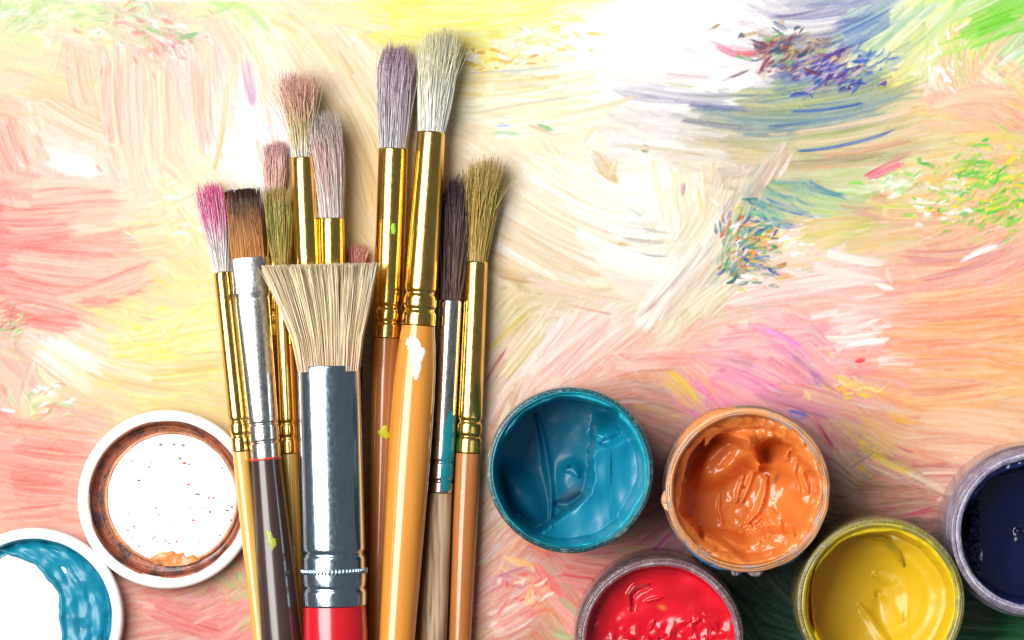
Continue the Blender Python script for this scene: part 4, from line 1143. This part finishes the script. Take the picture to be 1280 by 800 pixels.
def yellow_fn(x, y, h):
    r = np.hypot(x, y)
    z = h - 15.5 + 8.0 * sstep(.1, 1.0, r) * (.35 + .65 * sstep(-.3, .8, x)) + .8 * fnoise(x, y, 0, .8)
    z += .7 * ridge(x, y, [(.0, -.3), (.22, -.2), (.3, .02), (.34, .3)], .10) + .8 * ridge(x, y, [(-.2, .1), (-.05, .3), (.15, .6), (.3, .9)], .07)
    z -= .8 * ridge(x, y, [(.05, -.05), (.08, .3), (.25, .6)], .12)
    z += 1.2 * ridge(x, y, [(-.25, -.86), (.1, -.80), (.28, -.62), (.36, -.45)], .05)
    z += .12 * np.sin(34 * (r - .1 * x)) * sstep(.5, .7, r) * sstep(-.2, .3, x) + .22 * fnoise(x, y, 2) + .10 * fnoise(x, y, 3)
    w = lining(x, y, .90, .7, .04)
    z = z * (1 - w) + (h - 1.6 + .3 * fnoise(x, y, 3)) * w
    c = tone(z, 'd6b01e', x.shape, ((sstep(.35, -.45, x + .3 * fnoise(x, y, 1)) * sstep(.95, .8, r) * .35, 'b08e2a'), (np.clip(w, 0, 1) * .6, 'e8cf18'),  # left side coloured darker, painting in the shadow of the jar wall
                                    (ridge(x, y, [(-.25, -.84), (.1, -.80), (.28, -.62), (.38, -.42)], .045) * .6, '7a7020')))
    return z, c


def navy_fn(x, y, h):
    r = np.hypot(x, y)
    z = h - 11.0 + 2.5 * r ** 2 + .8 * fnoise(x, y, 0, .4) + .3 * fnoise(x, y, 2) * sstep(.2, .8, r)
    z += 2.2 * ridge(x, y, [(-.86, -.3), (-.80, -.1), (-.85, .12), (-.9, .3)], .06) + 2.4 * blob(x, y, -.76, .05, .05, .09) + 1.6 * blob(x, y, -.8, -.18, .05, .1) * (1 + 3 * fnoise(x, y, 4))
    z += 1.0 * blob(x, y, -.8, .28, .05, .04) + .8 * blob(x, y, -.1, .02, .12, .1) * fnoise(x, y, 3) * 3
    w = lining(x, y, .88, .15, .06)
    z = z * (1 - w) + (h - 2.2 + .8 * fnoise(x, y, 3)) * w
    z += (.9 * fnoise(x, y, 4, .3) + .7 * fnoise(x, y, 3, .1)) * sstep(-.62, -.74, x) * sstep(.97, .9, r) * 1.6
    c = tone(z, '0d1440', x.shape, ((np.clip(w, 0, 1) * .7, '26387c'), (blob(x, y, -.08, .02, .10, .1) * .6, '14161c')))
    return z, c


jar(713, 588, 104, 'jar of thick teal paint standing nearest the brushes',
    clear_plastic('teal_stained_plastic', (0.02, 0.13, 0.17), (0.30, 0.40, 0.42), .56, .68, .3),
    paint_crust('teal_rim', (0.004, 0.34, 0.42), (0.01, 0.22, 0.30)), teal_fn, 1, 8.5, 1.0, paint=M_damp)
oj, OS, OR, ORi = jar(935, 613, 103, 'jar of lumpy orange paint with an orange crusted rim',
    clear_plastic('orange_stained_plastic', (0.60, 0.30, 0.16), (0.62, 0.55, 0.52), .42, .62, .35),
    paint_crust('orange_rim', (0.72, 0.30, 0.11), (0.52, 0.40, 0.34), .5, .62), orange_fn, 2, 10, 1.03,
    lipm=paint_crust('orange_lip', (0.76, 0.36, 0.16), (0.45, 0.34, 0.30), .54, .64, .35, 500), rough_lip=.16)
jar(826, 801, 104, 'jar filled high with glossy red paint',
    clear_plastic('mauve_clear_plastic', (0.42, 0.24, 0.26), (0.60, 0.46, 0.50), .45, .65, .7),
    clear_plastic('mauve_rim_plastic', (0.50, 0.28, 0.33), (0.75, 0.62, 0.66), .45, .62, .45), red_fn, 3, 11, 1.03)
jar(1101.5, 753, 105, 'jar of smooth yellow paint between the orange and navy jars',
    clear_plastic('yellow_stained_plastic', (0.45, 0.38, 0.08), (0.55, 0.50, 0.30), .45, .65, .45),
    paint_crust('yellow_rim', (0.55, 0.47, 0.05), (0.32, 0.28, 0.10), .48, .6), yellow_fn, 4, 11, 1.0, paint=M_damp)
jar(1294, 666, 105, 'jar of dark navy paint with a lavender rim',
    clear_plastic('lavender_clear_plastic', (0.55, 0.42, 0.60), (0.75, 0.68, 0.85), .42, .6, .6),
    clear_plastic('lavender_rim_plastic', (0.62, 0.54, 0.78), (0.85, 0.80, 0.92), .42, .58, .25), navy_fn, 5, 13, 1.04)


# dried drips on the outside of the orange jar
def drip(parent, R, th0, dth, z0, dz, color, seed, name='dried_drip', thick=.5):
    r = np.random.default_rng(seed)
    nr, na = 8, 40
    ph = np.linspace(0, 2 * np.pi, na, endpoint=False)
    edge = np.clip(1 + sum(.22 * r.normal() * np.cos(k * ph + r.random() * 6.3) / k ** .5 for k in range(2, 10)), .4, 1.7)
    rho = np.linspace(0, 1, nr)
    Rr = rho[:, None] * edge[None]
    th = th0 + dth * Rr * np.cos(ph)
    z = z0 + dz * Rr * np.sin(ph)
    rad = R + thick * (1 - rho ** 3)[:, None] * (1 + .5 * r.normal(0, 1, (nr, na)) * .3) - .03
    V = np.stack([rad * np.cos(th), rad * np.sin(th), z], -1).reshape(-1, 3)
    return new_mesh(name, V, grid_quads(nr, na, True)[:, ::-1], M_vcol, parent, True, np.broadcast_to(lin(color), (len(V), 3)))


drip(oj, OR, math.radians(122), .45, JH - 2.2, 1.6, 'e08c50', 1, thick=.9)
drip(oj, OR, math.radians(188), .12, JH - 3.0, 2.2, 'f0b088', 2, thick=.8)
drip(oj, OR, math.radians(240), .30, JH - 2.6, 1.2, '4a88c8', 3, thick=.5)
drip(oj, OR, math.radians(303), .18, JH - 2.8, 1.2, '4a80b8', 4, thick=.5)
drip(oj, OR, math.radians(276), .10, JH - 2.6, 1.4, 'c8b8b8', 5, thick=.9)
drip(oj, OR, math.radians(262), .06, JH - 2.8, 1.2, 'b8a8b0', 6, thick=.9)

# lids lying upside down
M_lid, nt, b = base_mat('white_plastic_lid', (0.86, 0.85, 0.84), 0.3, 0, 0.2)
bump(nt, b, 700, 0.00008, (1, 1, 1), 0.3)
M_seal, nt, b = base_mat('white_paper_seal', (0.88, 0.86, 0.84), 0.45)
bump(nt, b, 500, 0.0001, (1, 1, 1), 0.3)


def lid(cx, cy, rpx, label, disc_off, disc_r, residue, residue2, seed):
    h = 5.0
    p = at(cx, cy, h)
    S = K * (D - h) / D
    e = thing('jar_lid', (p[0], p[1], 0), label, 'jar lid', 'upturned jar lids')
    R = rpx * S
    ring_profile(e, [(R * .9, .02), (R * .965, .3), (R, 1.2), (R, h - .9), (R * .99, h - .3), (R * .965, h), (R * .90, h - .02), (R * .872, h - .3), (R * .865, h - .8),
                     (R * .862, 1.0), (0.01, .9)], 'shell', M_lid, 160)
    ring_profile(e, [(R * .882, h - .18), (R * .870, h - .26), (R * .862, h - .8), (R * .853, 3.0), (R * .856, 2.4), (R * .835, 1.8), (R * .80, 1.5), (R * .70, 1.4)],
                 'paint_residue', residue, 200, wob=.14, seed=seed)
    c = (disc_off[0] * S, -disc_off[1] * S)
    d = disc_r * S
    se = ring_profile(e, [(d, 1.0), (d, 1.9), (d - .25, 2.15), (d - .7, 2.2), (.01, 2.2)], 'paper_seal', M_seal, 140, c)
    ring_profile(se, [(d + .22, 1.2), (d + .18, 2.0), (d - .1, 2.27), (d - .45, 2.3), (d - .62, 2.21)], 'seal_stain', residue2, 200, c, wob=.12, seed=seed + 5)
    return e, S, R, se


brown = paint_crust('brown_residue', (0.42, 0.12, 0.06), (0.10, 0.05, 0.05), .46, .60, .35, 260)
orange_res = paint_crust('orange_residue', (0.60, 0.24, 0.10), (0.42, 0.16, 0.08), .4, .6)
teal_res = paint_crust('teal_residue', (0.008, 0.22, 0.33), (0.004, 0.10, 0.16), .45, .62)
teal_res2 = paint_crust('teal_edge', (0.01, 0.30, 0.42), (0.01, 0.2, 0.3), .4, .6)
e, S, R, seal = lid(208.5, 624.5, 112, 'white upturned jar lid ringed with brown paint, beside the brushes', (5, -1), 84, brown, orange_res, 61)


def smear(parent, fn, R, center=(0, 0), nr=70, na=200, name='paint_smear'):
    return disc_field(parent, name, R, fn, M_damp, nr, na, 0.8, center)


def orange_smear(x, y):
    m = blob(x, y, .05, .92, .40, .15, 0, 3) * (1 + .8 * fnoise(x, y, 3))
    z = 1.2 + 1.55 * sstep(.2, .8, m) + .5 * fnoise(x, y, 3) * m
    return z, tone(z, 'd88848', x.shape, ((sstep(.0, .3, fnoise(x, y, 2)) * .6, 'f0b888'),))


smear(e, orange_smear, 85 * S, (5 * S, 1 * S))
g = np.random.default_rng(5)
for i in range(70):                                  # flecks of dried paint on the white seal
    a, rr = g.random() * 6.3, 80 * math.sqrt(g.random()) * S
    fx, fy = 5 * S + rr * math.cos(a), 1 * S + rr * math.sin(a)
    s = g.uniform(.08, .5)
    ph = np.linspace(0, 2 * np.pi, 9, endpoint=False)
    ed = g.uniform(.5, 1.3, 9) * s
    V = [(fx, fy, 2.27)] + [(fx + ed[k] * math.cos(ph[k]), fy + ed[k] * math.sin(ph[k]) * .7, 2.205) for k in range(9)]
    hx = ('b86050', 'd8a080', '90605c', 'e8b8a8', '4a3840')[g.integers(5)]
    new_mesh('paint_fleck', V, [], M_vcol, seal, True, np.broadcast_to(lin(hx), (10, 3)), tris=[(0, 1 + k, 1 + (k + 1) % 9) for k in range(9)])

e, S, R, seal = lid(41.5, 772, 112, 'upturned jar lid smeared with wet teal paint', (0, 0), 88, teal_res, teal_res2, 71)


def teal_smear(x, y):
    d = np.hypot(x + .53, y - .03) - .86 + .09 * fnoise(x, y, 1, .3) + .03 * fnoise(x, y, 3)
    m = sstep(-.02, .06, d)
    r = np.hypot(x, y)
    z = 1.6 + m * (1.0 + .35 * np.exp(-((d - .05) / .04) ** 2)) + m * (.16 * fnoise(x, y, 3, .6) + .7 * fnoise(x, y, 2, .2) + .10 * np.sin(40 * d + 5 * fnoise(x, y, 1)))
    z -= .9 * sstep(.88, 1.0, r)
    return z, tone(z, '1282a0', x.shape, ((sstep(0, .3, fnoise(x, y, 2, .5)) * .5, '0c6c8a'),))


smear(e, teal_smear, 95 * S)
